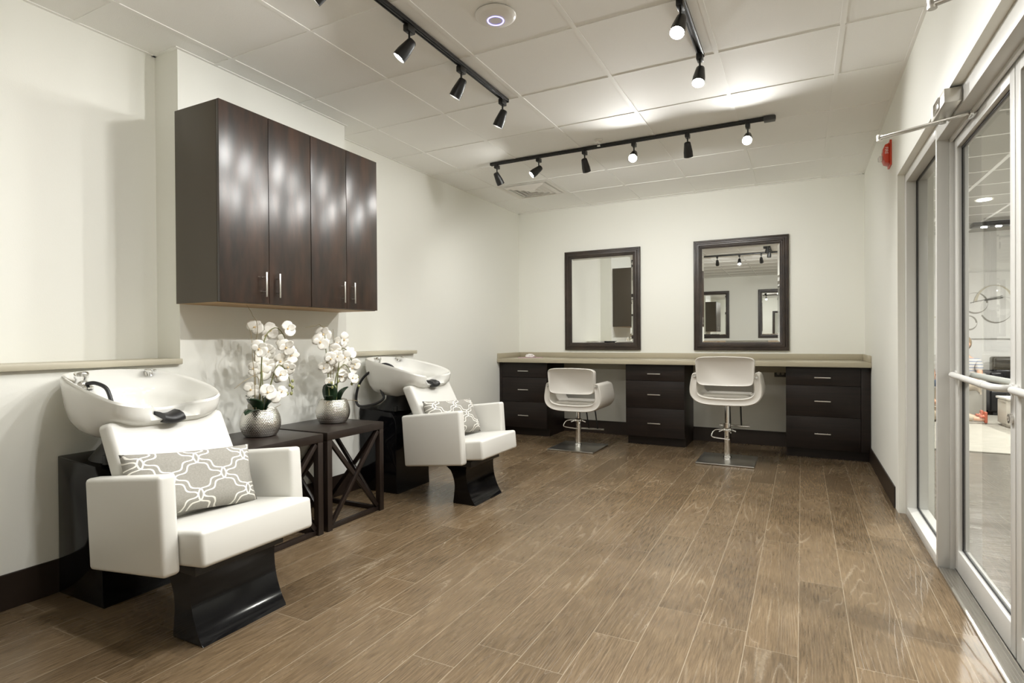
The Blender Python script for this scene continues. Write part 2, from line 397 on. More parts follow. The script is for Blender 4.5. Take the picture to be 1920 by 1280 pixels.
# jamb post, header, threshold
bm = BM()
box(bm, FX0, FX0 + .05, 3.405, 3.432, 0, OZ, .002); box(bm, FX0 + .05, FX1, 3.400, 3.432, 0, OZ, .002); box(bm, FX0, FX1, OY0, 3.405, 2.085, OZ, .002); box(bm, FX0 + .05, FX0 + .062, OY0, 3.405, 2.070, 2.086)
box(bm, FX0, FX1, OY0, OY0 + .05, 0, OZ, .002)
struct('trim_6', bm, 'alu', 30)
bm = BM()
box(bm, FX0 + .002, FX1 + .02, OY0 + .05, 3.402, 0, .006)
for k in range(5): box(bm, FX0 + .004 + k * .012, FX0 + .010 + k * .012, OY0 + .05, 3.402, .006, .0085)
box(bm, FX0 + .066, FX1 + .02, OY0 + .05, 3.402, .006, .012)
struct('trim_7', bm, 'nickel')
def leaf(name, y0, y1):
    LX0, LX1, zb, zt = .656, .700, .016, 2.076; s = .050
    bm = BM()
    for a, b_ in ((y0, y0 + s), (y1 - s, y1)): box(bm, LX0, LX1, a, b_, zb, zt, .002)
    box(bm, LX0, LX1, y0 + s, y1 - s, zb, .118, .001); box(bm, LX0, LX1, y0 + s, y1 - s, zt - .05, zt, .001)
    d = struct(name, bm, 'alu', 30)
    bm = BM(); g0, g1 = .673, .683; q = .009
    box(bm, g0, g1, y0 + s, y0 + s + q, .118, zt - .05); box(bm, g0, g1, y1 - s - q, y1 - s, .118, zt - .05)
    box(bm, g0, g1, y0 + s, y1 - s, .118, .118 + q); box(bm, g0, g1, y0 + s, y1 - s, zt - .05 - q, zt - .05); struct('gasket', bm, 'gasket', parent=d)
    bm = BM(); box(bm, .675, .681, y0 + s + .004, y1 - s - .004, .122, zt - .054); struct('pane', bm, 'glass', parent=d)
    # bent push bars on both faces
    for sx, nm in ((-1, 'push_bar'), (1, 'outer_push_bar')):
        xf = LX0 if sx < 0 else LX1
        bm = BM(); z = .950
        pts = [(xf, y1 - .020, z), (xf + sx * .014, y1 - .026, z), (xf + sx * .022, y1 - .07, z), (xf + sx * .028, y1 - .25, z), (xf + sx * .036, (y0 + y1) / 2, z), (xf + sx * .045, y0 + .20, z), (xf + sx * .047, y0 + .07, z), (xf + sx * .030, y0 + .025, z), (xf, y0 + .018, z)]
        tube(bm, spline(pts, 5), .0135, 14); tube(bm, [(xf + sx * .0455, y0 + .16, z), (xf + sx * .0435, y0 + .24, z)], .0150, 14)
        for yy in (y1 - .024, y0 + .025): tube(bm, [(xf, yy, z), (xf + sx * .006, yy, z)], .02, 14)
        obj(nm, bm, 'alu', d, 60)
    return d
d1 = leaf('door_1', 2.532, 3.392); d2 = leaf('door_2', 1.660, 2.522)
bm = BM()
T = Matrix.Translation((.656, 2.556, .845)) @ rot_to((-1, 0, 0))
lathe(bm, [(0, 0), (.017, 0), (.017, .012), (.011, .013), (.011, .008), (0, .008)], 20, T); obj('lock_cylinder', bm, 'nickel', d1, 40)
# closers mounted on the header with a scissor arm
def closer(yc, label):
    t = thing('door_closer', label, 'door closer', (FX0, yc, 2.125), group='door closers on the header')
    bm = BM(); box(bm, -.062, 0, -.13, .13, -.028, .032, .004); obj('body', bm, 'nickel', t)
    bm = BM(); box(bm, -.068, -.062, -.05, .05, -.022, .026, .001); tube(bm, [(-.03, .075, -.028), (-.03, .075, -.05)], .014, 12); tube(bm, [(-.069, .02, .0), (-.062, .02, 0)], .007, 10); obj('spindle', bm, 'chrome', t)
    e = Vector((-.255, .17, -.047))
    for nm, pa, zz in (('main_arm', Vector((-.03, .075, -.044)), -.004), ('forearm', Vector((.045, -.02, -.052)), .004)):
        bm = BM(); q = e + Vector((0, 0, zz)); dv = (pa - q); L = dv.length
        A = Matrix.Translation((q + pa) / 2) @ Matrix.Rotation(math.atan2(dv.y, dv.x), 4, 'Z') @ Matrix.Rotation(-math.asin(dv.z / L), 4, 'Y')
        xbox(bm, (L, .019, .007), A, .0015); tube(bm, [q - Vector((0, 0, .010)), q + Vector((0, 0, .010))], .0125, 14); obj(nm, bm, 'nickel', t)
    bm = BM(); box(bm, .045, .068, -.045, .02, -.066, -.048, .003); tube(bm, [(.055, -.0, -.052), (.055, 0, -.04)], .012, 12); obj('shoe', bm, 'chrome', t)
    return t
closer(3.03, 'satin metal door closer with its arm folded out beside the red alarm')
closer(1.81, 'satin metal door closer at the top right edge, over the second door')

# ------------------------------------------------------------------ wall cabinets
def wall_cab(y0, y1, label, hy):
    t = thing('wall_cabinet', label, 'cabinet', (XB, (y0 + y1) / 2, 1.335), group=None)
    h = 1.04; w = (y1 - y0) / 2
    bm = BM(); box(bm, 0, .34, -w + .001, w - .001, 0, h, .001); o = obj('body', bm, ['cabside', 'under'], t)
    for p_ in o.data.polygons:
        if p_.normal.z < -.9: p_.material_index = 1
    for s, hyy in zip((-1, 1), hy):
        a, b_ = (-w + .0015, -.0015) if s < 0 else (.0015, w - .0015)
        bm = BM(); box(bm, .342, .361, a, b_, .003, h + .001, .0012); d = obj('door', bm, 'cabdoor', t)
        bm = BM(); yy = hyy - (y0 + y1) / 2; zc = .107
        box(bm, .388, .394, yy - .005, yy + .005, zc - .068, zc + .068, .0015)
        for dz in (-.04, .04): tube(bm, [(.360, yy, zc + dz), (.390, yy, zc + dz)], .0035, 8)
        obj('handle', bm, 'nickel', d)
    return t
wall_cab(1.895, 2.503, 'dark glossy wall cabinet, the nearer one, above the left orchid', (2.157, 2.247))
wall_cab(2.505, 3.105, 'dark glossy wall cabinet, the farther one, above the right orchid', (2.758, 2.850))

# ------------------------------------------------------------------ vanity counter
VF = 5.935
def drawer_cab(x0, x1, label, filler=None):
    t = thing('drawer_cabinet', label, 'cabinet', ((x0 + x1) / 2, VF, 0), group=None)
    w = (x1 - x0) / 2; D = YB - bt - VF - .002
    bm = BM(); box(bm, -w, w, .020, D, .095, .855, .001); obj('body', bm, 'espresso', t)
    bm = BM(); box(bm, -w + .002, w - .002, .085, D, 0, .0945); obj('toe_kick', bm, 'espresso', t)
    a, b_ = -w, w
    if filler == 'l': a += .035
    if filler == 'r': b_ -= .075
    if filler:
        bm = BM(); 
        if filler == 'l': box(bm, -w, a - .002, .002, .0195, .095, .855, .001)
        else: box(bm, b_ + .002, w, .002, .0195, .095, .855, .001)
        obj('filler_strip', bm, 'espresso', t)
    for z0, z1, zh in ((.684, .852, .758), (.398, .681, .541), (.097, .395, .241)):
        bm = BM(); box(bm, a + .0015, b_ - .0015, 0, .019, z0, z1, .0012); d = obj('drawer', bm, 'espresso', t)
        bm = BM(); c = (a + b_) / 2; box(bm, c - .066, c + .066, -.034, -.028, zh - .005, zh + .005, .0015)
        for dx in (-.04, .04): tube(bm, [(c + dx, 0, zh), (c + dx, -.030, zh)], .0035, 8)
        obj('handle', bm, 'nickel', d)
drawer_cab(XL + .003, -2.598, 'dark three-drawer cabinet at the left end of the counter', 'l')
drawer_cab(-1.678, -1.067, 'dark three-drawer cabinet in the middle, between the two salon chairs')
drawer_cab(-.135, XR - .003, 'dark three-drawer cabinet at the right end, beside the glass door wall', 'r')
t = thing('vanity_countertop', 'long taupe laminate countertop running along the mirror wall', 'countertop', (XL, YB, .857))
bm = BM(); W_ = XR - XL
box(bm, .001, W_ - .001, -.607, -.002, .0, .045, .003); obj('top', bm, 'counter', t)
bm = BM(); box(bm, .001, W_ - .001, -.021, -.001, .0455, .105, .002); box(bm, .001, .020, -.600, -.0215, .0455, .105, .002); box(bm, W_ - .020, W_ - .001, -.600, -.0215, .0455, .105, .002); obj('backsplash', bm, 'counter', t)
bm = BM(); box(bm, .62, 1.53, -.024, -.003, -.09, -.001); obj('wall_strip', bm, 'ledge', t)  # strip darker than the wall, right below the counter at the back
bm = BM(); box(bm, 2.15, 3.07, -.024, -.003, -.09, -.001); obj('wall_strip', bm, 'ledge', t)
# outlet under the counter
t = thing('wall_outlet', 'dark twin power outlet on the wall under the counter, right of the right chair', 'outlet', (-.196, YB - .001, .757))
bm = BM(); box(bm, -.058, .058, -.022, 0, -.036, .036, .005); obj('cover_plate', bm, 'outlet', t)
for dx in (-.021, .021):
    bm = BM(); tube(bm, [(dx, -.021, 0), (dx, -.0245, 0)], .015, 16); obj('socket', bm, 'outletface', t)
# pink leaflet and tissue
bm = BM(); xbox(bm, (.30, .21, .004), Matrix.Rotation(.5, 4, 'Z'), .001)
tag(obj('leaflet', bm, 'pink', loc=(-2.93, 6.20, .9045)), 'pinkish leaflet lying on the left end of the counter', 'leaflet')
bm = BM(); bmesh.ops.create_icosphere(bm, subdivisions=3, radius=.06)
for v in bm.verts:
    v.co *= 1 + random.uniform(-.22, .22); v.co.z *= .45
    if v.co.z < -.012: v.co.z = -.012
tag(obj('tissue', bm, 'tissue', loc=(-2.95, 6.24, .9195)), 'crumpled white tissue on the pink leaflet on the counter', 'tissue')

# ------------------------------------------------------------------ framed mirrors
def framed_mirror(x0, x1, z0, z1, y, face, label, fw=.088, tilt=0):
    w, h = (x1 - x0) / 2, (z1 - z0) / 2
    t = thing('wall_mirror', label, 'mirror', ((x0 + x1) / 2, y, (z0 + z1) / 2))
    if face > 0: t.rotation_euler = (0, 0, PI)
    bm = BM()
    prof = [(0, 0), (0, .024), (.006, .030), (.018, .032), (.022, .027), (.034, .027), (.040, .036), (.056, .037), (.062, .028), (.072, .026), (.076, .017), (fw, .013), (fw, 0)]
    C4 = [(-w, -h, 1, 1), (w, -h, -1, 1), (w, h, -1, -1), (-w, h, 1, -1)]
    rings = [[bm.verts.new((cx + sx * d, -e, cz + sz * d)) for d, e in prof] for cx, cz, sx, sz in C4]
    n = len(prof)
    for i in range(4):
        A, B = rings[i], rings[(i + 1) % 4]
        for k in range(n): bm.faces.new([A[k], A[(k + 1) % n], B[(k + 1) % n], B[k]])
    obj('frame', bm, 'frame', t, 30)
    bm = BM(); g = fw - .004; bv = .022
    o4 = [bm.verts.new((sx * (w - g), -.009, sz * (h - g))) for sx, sz in ((-1, -1), (1, -1), (1, 1), (-1, 1))]
    i4 = [bm.verts.new((sx * (w - g - bv), -.0115, sz * (h - g - bv))) for sx, sz in ((-1, -1), (1, -1), (1, 1), (-1, 1))]
    bm.faces.new(i4)
    for k in range(4): bm.faces.new([o4[k], o4[(k + 1) % 4], i4[(k + 1) % 4], i4[k]])
    b4 = [bm.verts.new((v.co.x, -.004, v.co.z)) for v in o4]; bm.faces.new(b4[::-1])
    for k in range(4): bm.faces.new([b4[k], b4[(k + 1) % 4], o4[(k + 1) % 4], o4[k]])
    obj('mirror_glass', bm, 'mirror', t, 0)
    return t
framed_mirror(-2.579, -1.649, .993, 2.184, YB - .0005, -1, 'dark framed rectangular mirror above the left salon chair')
framed_mirror(-1.057, -.113, .993, 2.190, YB - .0005, -1, 'dark framed rectangular mirror above the right salon chair')
framed_mirror(-2.62, -1.70, 1.11, 2.36, YN + .0005, 1, 'dark framed mirror on the opposite wall, seen at left inside the right mirror')
framed_mirror(-1.00, -.08, 1.11, 2.36, YN + .0005, 1, 'dark framed mirror on the opposite wall, seen at right inside the right mirror')

# ------------------------------------------------------------------ backwash shampoo units
def shampoo_unit(yc, label, hose_loop=False):
    t = thing('shampoo_chair', label, 'shampoo chair', (XB + bt + .002, yc, 0), group=None)
    # rear body
    bm = BM(); prof = [(0, .0), (.358, .0), (.350, .10), (.345, .30), (.352, .47), (.340, .545), (.300, .598), (0, .618)]
    prism(bm, prof, -.185, .218, 'y', .006); obj('rear_body', bm, 'black', t, 50)
    bm = BM()
    rings = []
    for z, cx, rx, ry in ((.600, .20, .15, .15), (.64, .22, .13, .13), (.68, .26, .12, .12), (.72, .28, .13, .13), (.745, .29, .14, .15)):
        rings.append([(cx + rx * math.cos(a), ry * math.sin(a), z) for a in [2 * PI * k / 28 for k in range(28)]])
    loft(bm, rings); tube(bm, [(.30, -.13, .60), (.30, -.13, .64)], .02, 14); obj('bowl_mount', bm, 'blackm', t, 60)
    # bowl : half rim from notch to rear, mirrored
    half = [(.500, .000, .843), (.502, .040, .845), (.522, .066, .853), (.562, .095, .862), (.584, .140, .868), (.580, .190, .877), (.545, .232, .892), (.470, .252, .915), (.370, .258, .938), (.260, .252, .960), (.160, .236, .976), (.080, .205, .986), (.035, .150, .993), (.014, .080, .997), (.008, 0, .999)]
    loop = [Vector(p) for p in half] + [Vector((p[0], -p[1], p[2])) for p in half[-2:0:-1]]
    rim = spline(loop, 4, True); n = len(rim)
    cen = Vector((.33, 0, .70))
    FRONT = {.0: 0, .34: .12, .54: .24, .70: .36, .82: .47, .905: .56, .96: .64, .99: .84, 1.0: 1.0}
    rings = []
    # outer skin from the base up to the rim
    for s, zz in ((.0, 0), (.34, .005), (.54, .03), (.70, .085), (.82, .18), (.905, .33), (.96, .54), (.99, .80), (1.0, .92), (1.0, 1.0)):
        ring = []
        for p in rim:
            if s < .975 and p.x > .4 and abs(p.y) < .15:      # the notch is cut only through the upper lip
                p = Vector((.588 - .02 * (1 - abs(p.y) / .15) ** 2 * 0, p.y, .866))
            b0 = Vector((cen.x + (p.x - cen.x) * s, p.y * s, 0)); zb_ = .705
            w_ = max(0, min(1, (p.x - .30) / .25)); zf = FRONT[s]
            b0.z = zb_ + (p.z - .008 - zb_) * (zz * (1 - w_) + zf * w_)
            ring.append(b0)
        if s > 0: rings.append(ring)
    # rim crest and inner basin
    def inset(p, d):
        c = Vector((.28, 0, p.z)); v = (p - c); return p - v.normalized() * d
    rings.append([inset(p, .006) + Vector((0, 0, .002)) for p in rim])
    rings.append([inset(p, .016) + Vector((0, 0, -.001)) for p in rim])
    def basin(p, k, z):
        # basin outline: round, drawn forward so a deck is left at the back
        v = Vector((p.x - .33, p.y, 0)); ang_ = math.atan2(v.y, v.x)
        rx = .215 if v.x > 0 else .165; ry = .205
        r_ = 1 / math.sqrt((math.cos(ang_) / rx) ** 2 + (math.sin(ang_) / ry) ** 2)
        q = Vector((.33, 0, 0)) + v.normalized() * r_ * k
        m_ = v.length - .026
        if r_ * k > m_: q = Vector((.33, 0, 0)) + v.normalized() * m_
        q.z = z(p, q); return q
    tiltz = lambda q: .992 - (q.x) * .215
    rings.append([inset(p, .024) + Vector((0, 0, -.010)) for p in rim])
    rings.append([basin(p, 1.10, lambda p_, q: min(p_.z - .016, tiltz(q) - .030)) for p in rim])
    rings.append([basin(p, 1.0, lambda p_, q: min(p_.z - .024, tiltz(q) - .042)) for p in rim])
    rings.append([basin(p, .93, lambda p_, q: min(p_.z - .045, tiltz(q) - .075)) for p in rim])
    rings.append([basin(p, .80, lambda p_, q: .790) for p in rim])
    rings.append([basin(p, .50, lambda p_, q: .762) for p in rim])
    rings.append([basin(p, .12, lambda p_, q: .752) for p in rim])
    bm = BM(); loft(bm, rings); bowl = obj('bowl', bm, 'ceramic', t, 60)
    # neck rest hanging in the notch
    bm = BM(); rr_ = []
    for x, z, hw in ((.486, .826, .044), (.515, .834, .044), (.552, .832, .042), (.586, .822, .040), (.594, .806, .044), (.585, .792, .050), (.52, .79, .052)):
        rr_.append((x, z, hw))
    L = [[(x, -.012 - hw + 2 * hw * k / 8, z - .012 * math.cos((k / 4 - 1) * PI / 2)) for k in range(9)] for x, z, hw in rr_]
    V = [[bm.verts.new(p) for p in l] for l in L]
    for i in range(len(V)):
        A, B = V[i], V[(i + 1) % len(V)]
        for k in range(8): bm.faces.new([A[k], A[k + 1], B[k + 1], B[k]])
    bm.faces.new([l[0] for l in V]); bm.faces.new([l[-1] for l in V][::-1]); obj('neck_rest', bm, 'rubber', t, 60)
    # mixer lever
    dz = .928
    bm = BM(); lathe(bm, [(.020, 0), (.021, .004), (.018, .008), (.0175, .050), (.012, .056), (0, .057)], 24, Matrix.Translation((.095, .165, .930)))
    b2 = [(.075, .155), (.13, .135), (.155, .142), (.158, .158), (.13, .182), (.08, .188), (.068, .172)]
    prism(bm, b2, .983, .996, 'z', .003); obj('mixer_tap', bm, 'chrome', t, 50)
    # hand shower dock with hose
    bm = BM(); T = Matrix.Translation((.165, -.165, .926)) @ Matrix.Scale(1.25, 4)
    lathe(bm, [(.036, 0), (.037, .006), (.030, .011), (.020, .018), (.018, .034), (.022, .040), (.022, .056), (.017, .062), (0, .063)], 24, T)
    obj('shower_holder', bm, 'chrome', t, 50)
    bm = BM(); h = spline([(.185, -.155, .948), (.225, -.140, .952), (.270, -.120, .930), (.298, -.115, .880), (.305, -.110, .842)], 6)
    tube(bm, h, .0085, 12); tube(bm, [h[-1], h[-1] + Vector((.004, 0, -.022))], .011, 12); obj('shower_hose', bm, 'rubber', t, 60)
    bm = BM(); tube(bm, [h[-1] + Vector((0, 0, -.005)), h[-1] + Vector((.002, 0, -.05))], .0095, 12)
    lathe(bm, [(.012, 0), (.026, .006), (.027, .016), (.012, .024)], 20, Matrix.Translation((.318, -.11, .775))); obj('spray_head', bm, 'chrome', t, 60)
    if hose_loop:
        bm = BM(); pts = [(.165, -.20, .915), (.10, -.225, .870), (.045, -.235, .80), (.022, -.24, .72), (.024, -.24, .665), (.055, -.24, .638), (.13, -.235, .645), (.21, -.22, .668), (.250, -.20, .705), (.228, -.20, .755), (.20, -.20, .84)]
        tube(bm, spline(pts, 6), .0095, 12); obj('supply_hose', bm, 'rubber', t, 60)
    # seat group, leaning back
    for s, nm in ((-1, 'armrest'), (1, 'armrest')):
        bm = BM(); a, b_ = (-.320, -.254) if s < 0 else (.254, .320)
        prism(bm, [(.500, .598), (.528, .246), (1.005, .298), (.980, .658)], a, b_, 'y', .016, 4); obj(nm, bm, 'leather', t, 50)
    bm = BM(); prism(bm, [(1.124, .332), (1.112, .462), (.62, .405), (.64, .280)], -.253, .253, 'y', .016, 4); obj('seat', bm, 'leather', t, 50)
    bm = BM(); prism(bm, [(.530, .810), (.740, .425), (.655, .375), (.448, .792)], -.252, .252, 'y', .022, 4); obj('backrest', bm, 'leather', t, 50)
    bm = BM(); box(bm, .60, 1.0, -.20, .20, .262, .300, .004); prism(bm, [(.56, .262), (.62, .40), (.58, .42), (.50, .40)], -.12, .12, 'y'); obj('seat_frame', bm, 'blackm', t)
    # curved front pedestal
    f = spline([(1.025, 0, 0), (.992, 0, .05), (.962, 0, .13), (.952, 0, .22), (.962, 0, .29)], 4); r_ = spline([(.70, 0, .29), (.80, 0, .25), (.84, 0, .20), (.858, 0, .13), (.853, 0, .06), (.845, 0, 0)], 4)
    bm = BM(); prism(bm, [(p.x, p.z) for p in f] + [(p.x, p.z) for p in r_], -.190, .192, 'y', .004); obj('front_pedestal', bm, 'black', t, 50)
    return t
shampoo_unit(1.520, 'white shampoo chair with wash bowl in the left foreground')
shampoo_unit(3.482, 'white shampoo chair with wash bowl, the farther one beside the right side table', True)

# cushions
def cushion(loc, rot, label, w=.255, h=.134):
    bm = BM(); N, Mm = 28, 18; top = {}; bot = {}
    for i in range(N + 1):
        for j in range(Mm + 1):
            u, v = -1 + 2 * i / N, -1 + 2 * j / Mm
            d = .062 * max(0, (1 - u ** 4)) ** .5 * max(0, (1 - v ** 4)) ** .5
            pin = 1 - .045 * (1 - abs(u) ** 3) * 0 
            y = u * w * (1 - .05 * (1 - u * u) * 0 - .045 * (1 - v * v)); z = v * h * (1 - .07 * (1 - u * u))
            top[i, j] = bm.verts.new((d, y, z)); bot[i, j] = top[i, j] if (i in (0, N) or j in (0, Mm)) else bm.verts.new((-d, y, z))
    for i in range(N):
        for j in range(Mm):
            bm.faces.new([top[i, j], top[i + 1, j], top[i + 1, j + 1], top[i, j + 1]])
            bm.faces.new([bot[i, j], bot[i, j + 1], bot[i + 1, j + 1], bot[i + 1, j]])
    o = obj('cushion', bm, 'trellis', loc=loc, smooth=180); o.rotation_euler = rot
    tag(o, label, 'cushion')
cushion((-2.262, 1.488, .556), (math.radians(-4), math.radians(-26), math.radians(-10)), 'grey lumbar cushion with white trellis pattern on the foreground shampoo chair')
cushion((-2.268, 3.470, .568), (math.radians(-3), math.radians(-26), math.radians(-8)), 'grey lumbar cushion with white trellis pattern on the farther shampoo chair')

# ------------------------------------------------------------------ X-sided tables
def side_table(yc, label):
    t = thing('side_table', label, 'side table', (-2.742, yc, 0))
    W2, D2, H, L = .252, .252, .588, .038
    bm = BM(); box(bm, -D2, D2, -W2, W2, H - .048, H, .003); obj('tabletop', bm, 'tablewood', t, 30)
    for sx in (-1, 1):
        for sy in (-1, 1):
            bm = BM(); cx, cy = sx * (D2 - L / 2 - .001), sy * (W2 - L / 2 - .001)
            box(bm, cx - L / 2, cx + L / 2, cy - L / 2, cy + L / 2, 0, H - .0485, .002); obj('leg', bm, 'tablewood', t, 30)
    a = D2 - L
    for s in (-1, 1):
        bm = BM(); box(bm, s * (D2 - .031) - .012, s * (D2 - .031) + .012 , -W2 + L, W2 - L, .0, .028, .002); obj('stretcher', bm, 'tablewood', t, 30)
        bm = BM(); box(bm, -D2 + L, D2 - L, s * (W2 - .031) - .012, s * (W2 - .031) + .012, .0, .028, .002); obj('stretcher', bm, 'tablewood', t, 30)
    zc, hz = (.028 + H - .05) / 2, (H - .05 - .028) / 2
    for s in (-1, 1):
        for q in (-1, 1):
            L2 = math.hypot(2 * (W2 - L), 2 * hz); an = math.atan2(hz, W2 - L)
            bm = BM(); xbox(bm, (.020, L2 - .02, .026), Matrix.Translation((s * (D2 - .022) + q * .0045 * s, 0, zc)) @ Matrix.Rotation(q * an, 4, 'X'), .002); obj('cross_brace', bm, 'tablewood', t, 30)
            bm = BM(); xbox(bm, (L2 - .02, .020, .026), Matrix.Translation((0, s * (W2 - .022) + q * .0045 * s, zc)) @ Matrix.Rotation(-q * an, 4, 'Y'), .002); obj('cross_brace', bm, 'tablewood', t, 30)
    return t
side_table(2.182, 'dark wood X-sided side table, the nearer of the pair, under the left orchid')
side_table(2.718, 'dark wood X-sided side table, the farther of the pair, under the right orchid')

# ------------------------------------------------------------------ potted orchids
def petal(bm, M4, L, W, cup, mi=0, n=5):
    pts = []
    for i in range(n + 1):
        t_ = i / n; w = W * math.sin(PI * min(1, (t_ * .86 + .10))) ** .75
        if i == 0: w = W * .18
        row = []
        for k in range(5):
            s = -1 + k / 2
            row.append(M4 @ Vector((s * w, t_ * L, cup * (t_ * t_ * 1.0 + .35 * s * s) * L)))
        pts.append([bm.verts.new(p) for p in row])
    for i in range(n):
        for k in range(4):
            f = bm.faces.new([pts[i][k], pts[i][k + 1], pts[i + 1][k + 1], pts[i + 1][k]]); f.material_index = mi
def flower(parent, pos, size, face):
    bm = BM(); base = Matrix.Translation(pos) @ rot_to(face) @ Matrix.Rotation(random.uniform(-.5, .5), 4, 'Z')
    for a, L, W in ((90, 1, .72), (-90, 1, .72), (0, .92, .44), (130, .88, .40), (-130, .88, .40)):
        if abs(a) == 90: a += random.uniform(-12, 12)
        M4 = base @ Matrix.Rotation(math.radians(a), 4, 'Z') @ Matrix.Rotation(random.uniform(.0, .3), 4, 'X')
        petal(bm, M4, size * L, size * W, random.uniform(-.25, .18))
    lathe(bm, [(.0, size * .28), (size * .10, size * .2), (size * .12, size * .08), (0, 0)], 8, base @ Matrix.Rotation(.6, 4, 'X'), 1)
    return obj('flower', bm, ['petal', 'lip'], parent, 80)
def leafm(bm, base, tip, width, droop):
    base, tip = Vector(base), Vector(tip); d = tip - base; side = d.cross(Vector((0, 0, 1)))
    if side.length < 1e-4: side = Vector((0, 1, 0))
    side.normalize(); up = side.cross(d).normalized(); rows = []
    for i in range(9):
        t_ = i / 8; w = width * (math.sin(PI * (t_ * .80 + .12)) ** .7 if t_ < 1 else .12); c = base + d * t_ + up * droop * math.sin(PI * t_)
        rows.append([bm.verts.new(c + side * w * s + up * (.25 * width * s * s)) for s in (-1, -.5, 0, .5, 1)])
    for A, B in zip(rows, rows[1:]):
        for k in range(4): bm.faces.new([A[k], A[k + 1], B[k + 1], B[k]])
def orchid(loc, label, flowers, stems, twigs, leaves, buds):
    t = thing('potted_orchid', label, 'potted plant', loc)
    bm = BM(); sp_ = spline([(.084, 0, .004), (.096, 0, .022), (.106, 0, .05), (.108, 0, .08), (.102, 0, .112), (.090, 0, .142), (.086, 0, .150)], 15)
    NA, rows = 208, []
    for q in sp_:
        ro = q.z / .0084; off = PI / 52 * (math.floor(ro) % 2)
        rows.append([bm.verts.new(((q.x + .0026 * abs(math.sin(PI * ro)) * abs(math.sin(26 * (2 * PI * k / NA + off)))) * math.cos(2 * PI * k / NA), (q.x + .0026 * abs(math.sin(PI * ro)) * abs(math.sin(26 * (2 * PI * k / NA + off)))) * math.sin(2 * PI * k / NA), q.z)) for k in range(NA)])
    for A, B in zip(rows, rows[1:]):
        for k in range(NA): bm.faces.new([A[k], A[(k + 1) % NA], B[(k + 1) % NA], B[k]])
    lathe(bm, [(.086, .150), (.086, .1535), (.081, .1535), (.083, .135), (.080, .120), (0, .120)], 64); lathe(bm, [(0, 0), (.078, 0), (.084, .004)], 64)
    obj('pot', bm, 'silver', t, 180)
    bm = BM(); lathe(bm, [(.083, .1205), (.06, .136), (.03, .143), (0, .145)], 20); obj('moss', bm, 'soil', t, 60)
    for b_, tp, w, dr in leaves:
        bm = BM(); leafm(bm, b_, tp, w, dr); o = obj('leaf', bm, 'leaf', t, 80)
        md = o.modifiers.new('t', 'SOLIDIFY'); md.thickness = .0025
    for p in stems:
        bm = BM(); s = spline(p, 6); tube(bm, s, [.0042 - .0022 * k / len(s) for k in range(len(s))], 7); obj('stem', bm, 'stem', t, 60)
    for p in twigs:
        bm = BM(); s = spline(p, 5); s = [q + Vector((random.uniform(-.002, .002),) * 3) for q in s]; tube(bm, s, [.0026 - .0016 * k / len(s) for k in range(len(s))], 6); obj('twig', bm, 'twig', t, 60)
    for (y, z, s, *r) in flowers:
        x = random.uniform(-.05, .07); fy = .15 * (1 if y > 0 else -1) + random.uniform(-.45, .2)
        o = flower(t, Vector((x, y, z)), s * 1.22, (1, fy - .35, random.uniform(-.35, .35)))
        md = o.modifiers.new('t', 'SOLIDIFY'); md.thickness = .0012
    for p in buds:
        bm = BM(); bmesh.ops.create_uvsphere(bm, u_segments=10, v_segments=8, radius=.0085, matrix=Matrix.Translation(p) @ Matrix.Diagonal((1, 1, 1.25, 1))); obj('bud', bm, 'bud', t, 80)
TZ = .5885
fl = [(.050, .625, .040), (.120, .575, .030), (.155, .605, .042), (.205, .615, .040), (.010, .500, .042), (.075, .465, .050), (.150, .480, .040), (.200, .505, .045), (.235, .545, .032), (.245, .455, .042), (.190, .420, .045), (.125, .400, .042), (.025, .385, .034), (.078, .365, .046), (.150, .345, .038), (.200, .335, .042), (.222, .385, .038), (.020, .265, .040), (.060, .250, .042), (.095, .225, .036), (.035, .205, .036), (.025, .165, .030), (.072, .130, .030), (.150, .245, .030), (.215, .345, .032)]
lfl = [(y - .055, z, s) for y, z, s in fl]
orchid((-2.775, 2.235, TZ), 'white orchid in a hammered silver pot on the nearer side table', lfl,
    [[(0, -.01, .13), (.01, -.005, .3), (.02, .0, .48), (.02, .03, .58), (.02, .10, .62), (.03, .15, .56), (.03, .165, .47)], [(.01, .01, .13), (.02, .0, .28), (.0, .01, .40)], [(.0, .02, .13), (.03, .05, .30), (.03, .10, .40), (.03, .16, .36), (.03, .19, .28), (.03, .205, .22)]],
    [[(-.02, -.01, .13), (-.02, -.02, .45), (-.01, -.01, .62), (.01, -.06, .70), (.02, -.115, .775)], [(0, -.03, .13), (.01, -.055, .40), (.01, -.06, .55), (.02, -.10, .64)], [(.01, -.02, .13), (.02, -.03, .33), (.02, -.10, .33), (.03, -.19, .285)], [(0, .02, .13), (.02, .08, .15), (.02, .125, .165)]],
    [((0, -.02, .13), (.03, -.10, .215), .045, .02), ((.02, -.03, .13), (.09, -.17, .14), .030, .02), ((.0, .03, .13), (.03, .09, .245), .052, .02), ((.02, .02, .13), (.05, .075, .20), .04, .02), ((-.03, 0, .13), (-.05, -.06, .23), .04, .02)],
    [(.03, .185, .275), (.035, .20, .300), (.03, .205, .262), (.03, .165, .225), (.03, .155, .245), (.06, .02, .105), (.06, .065, .10), (.03, .195, .225)])
fr_ = [(-.085, .585, .044), (-.105, .535, .048), (-.060, .545, .042), (.035, .545, .044), (.075, .525, .038), (-.030, .470, .046), (.060, .480, .046), (.110, .470, .042), (.145, .460, .040), (-.065, .425, .042), (-.025, .440, .036), (.025, .410, .046), (.095, .425, .044), (.160, .410, .034), (.005, .360, .036), (-.085, .365, .034), (.060, .350, .042), (.115, .365, .040), (.155, .350, .036), (.085, .300, .038), (.140, .285, .034), (.195, .325, .032), (-.045, .270, .030), (.170, .380, .034), (-.04, .385, .038)]
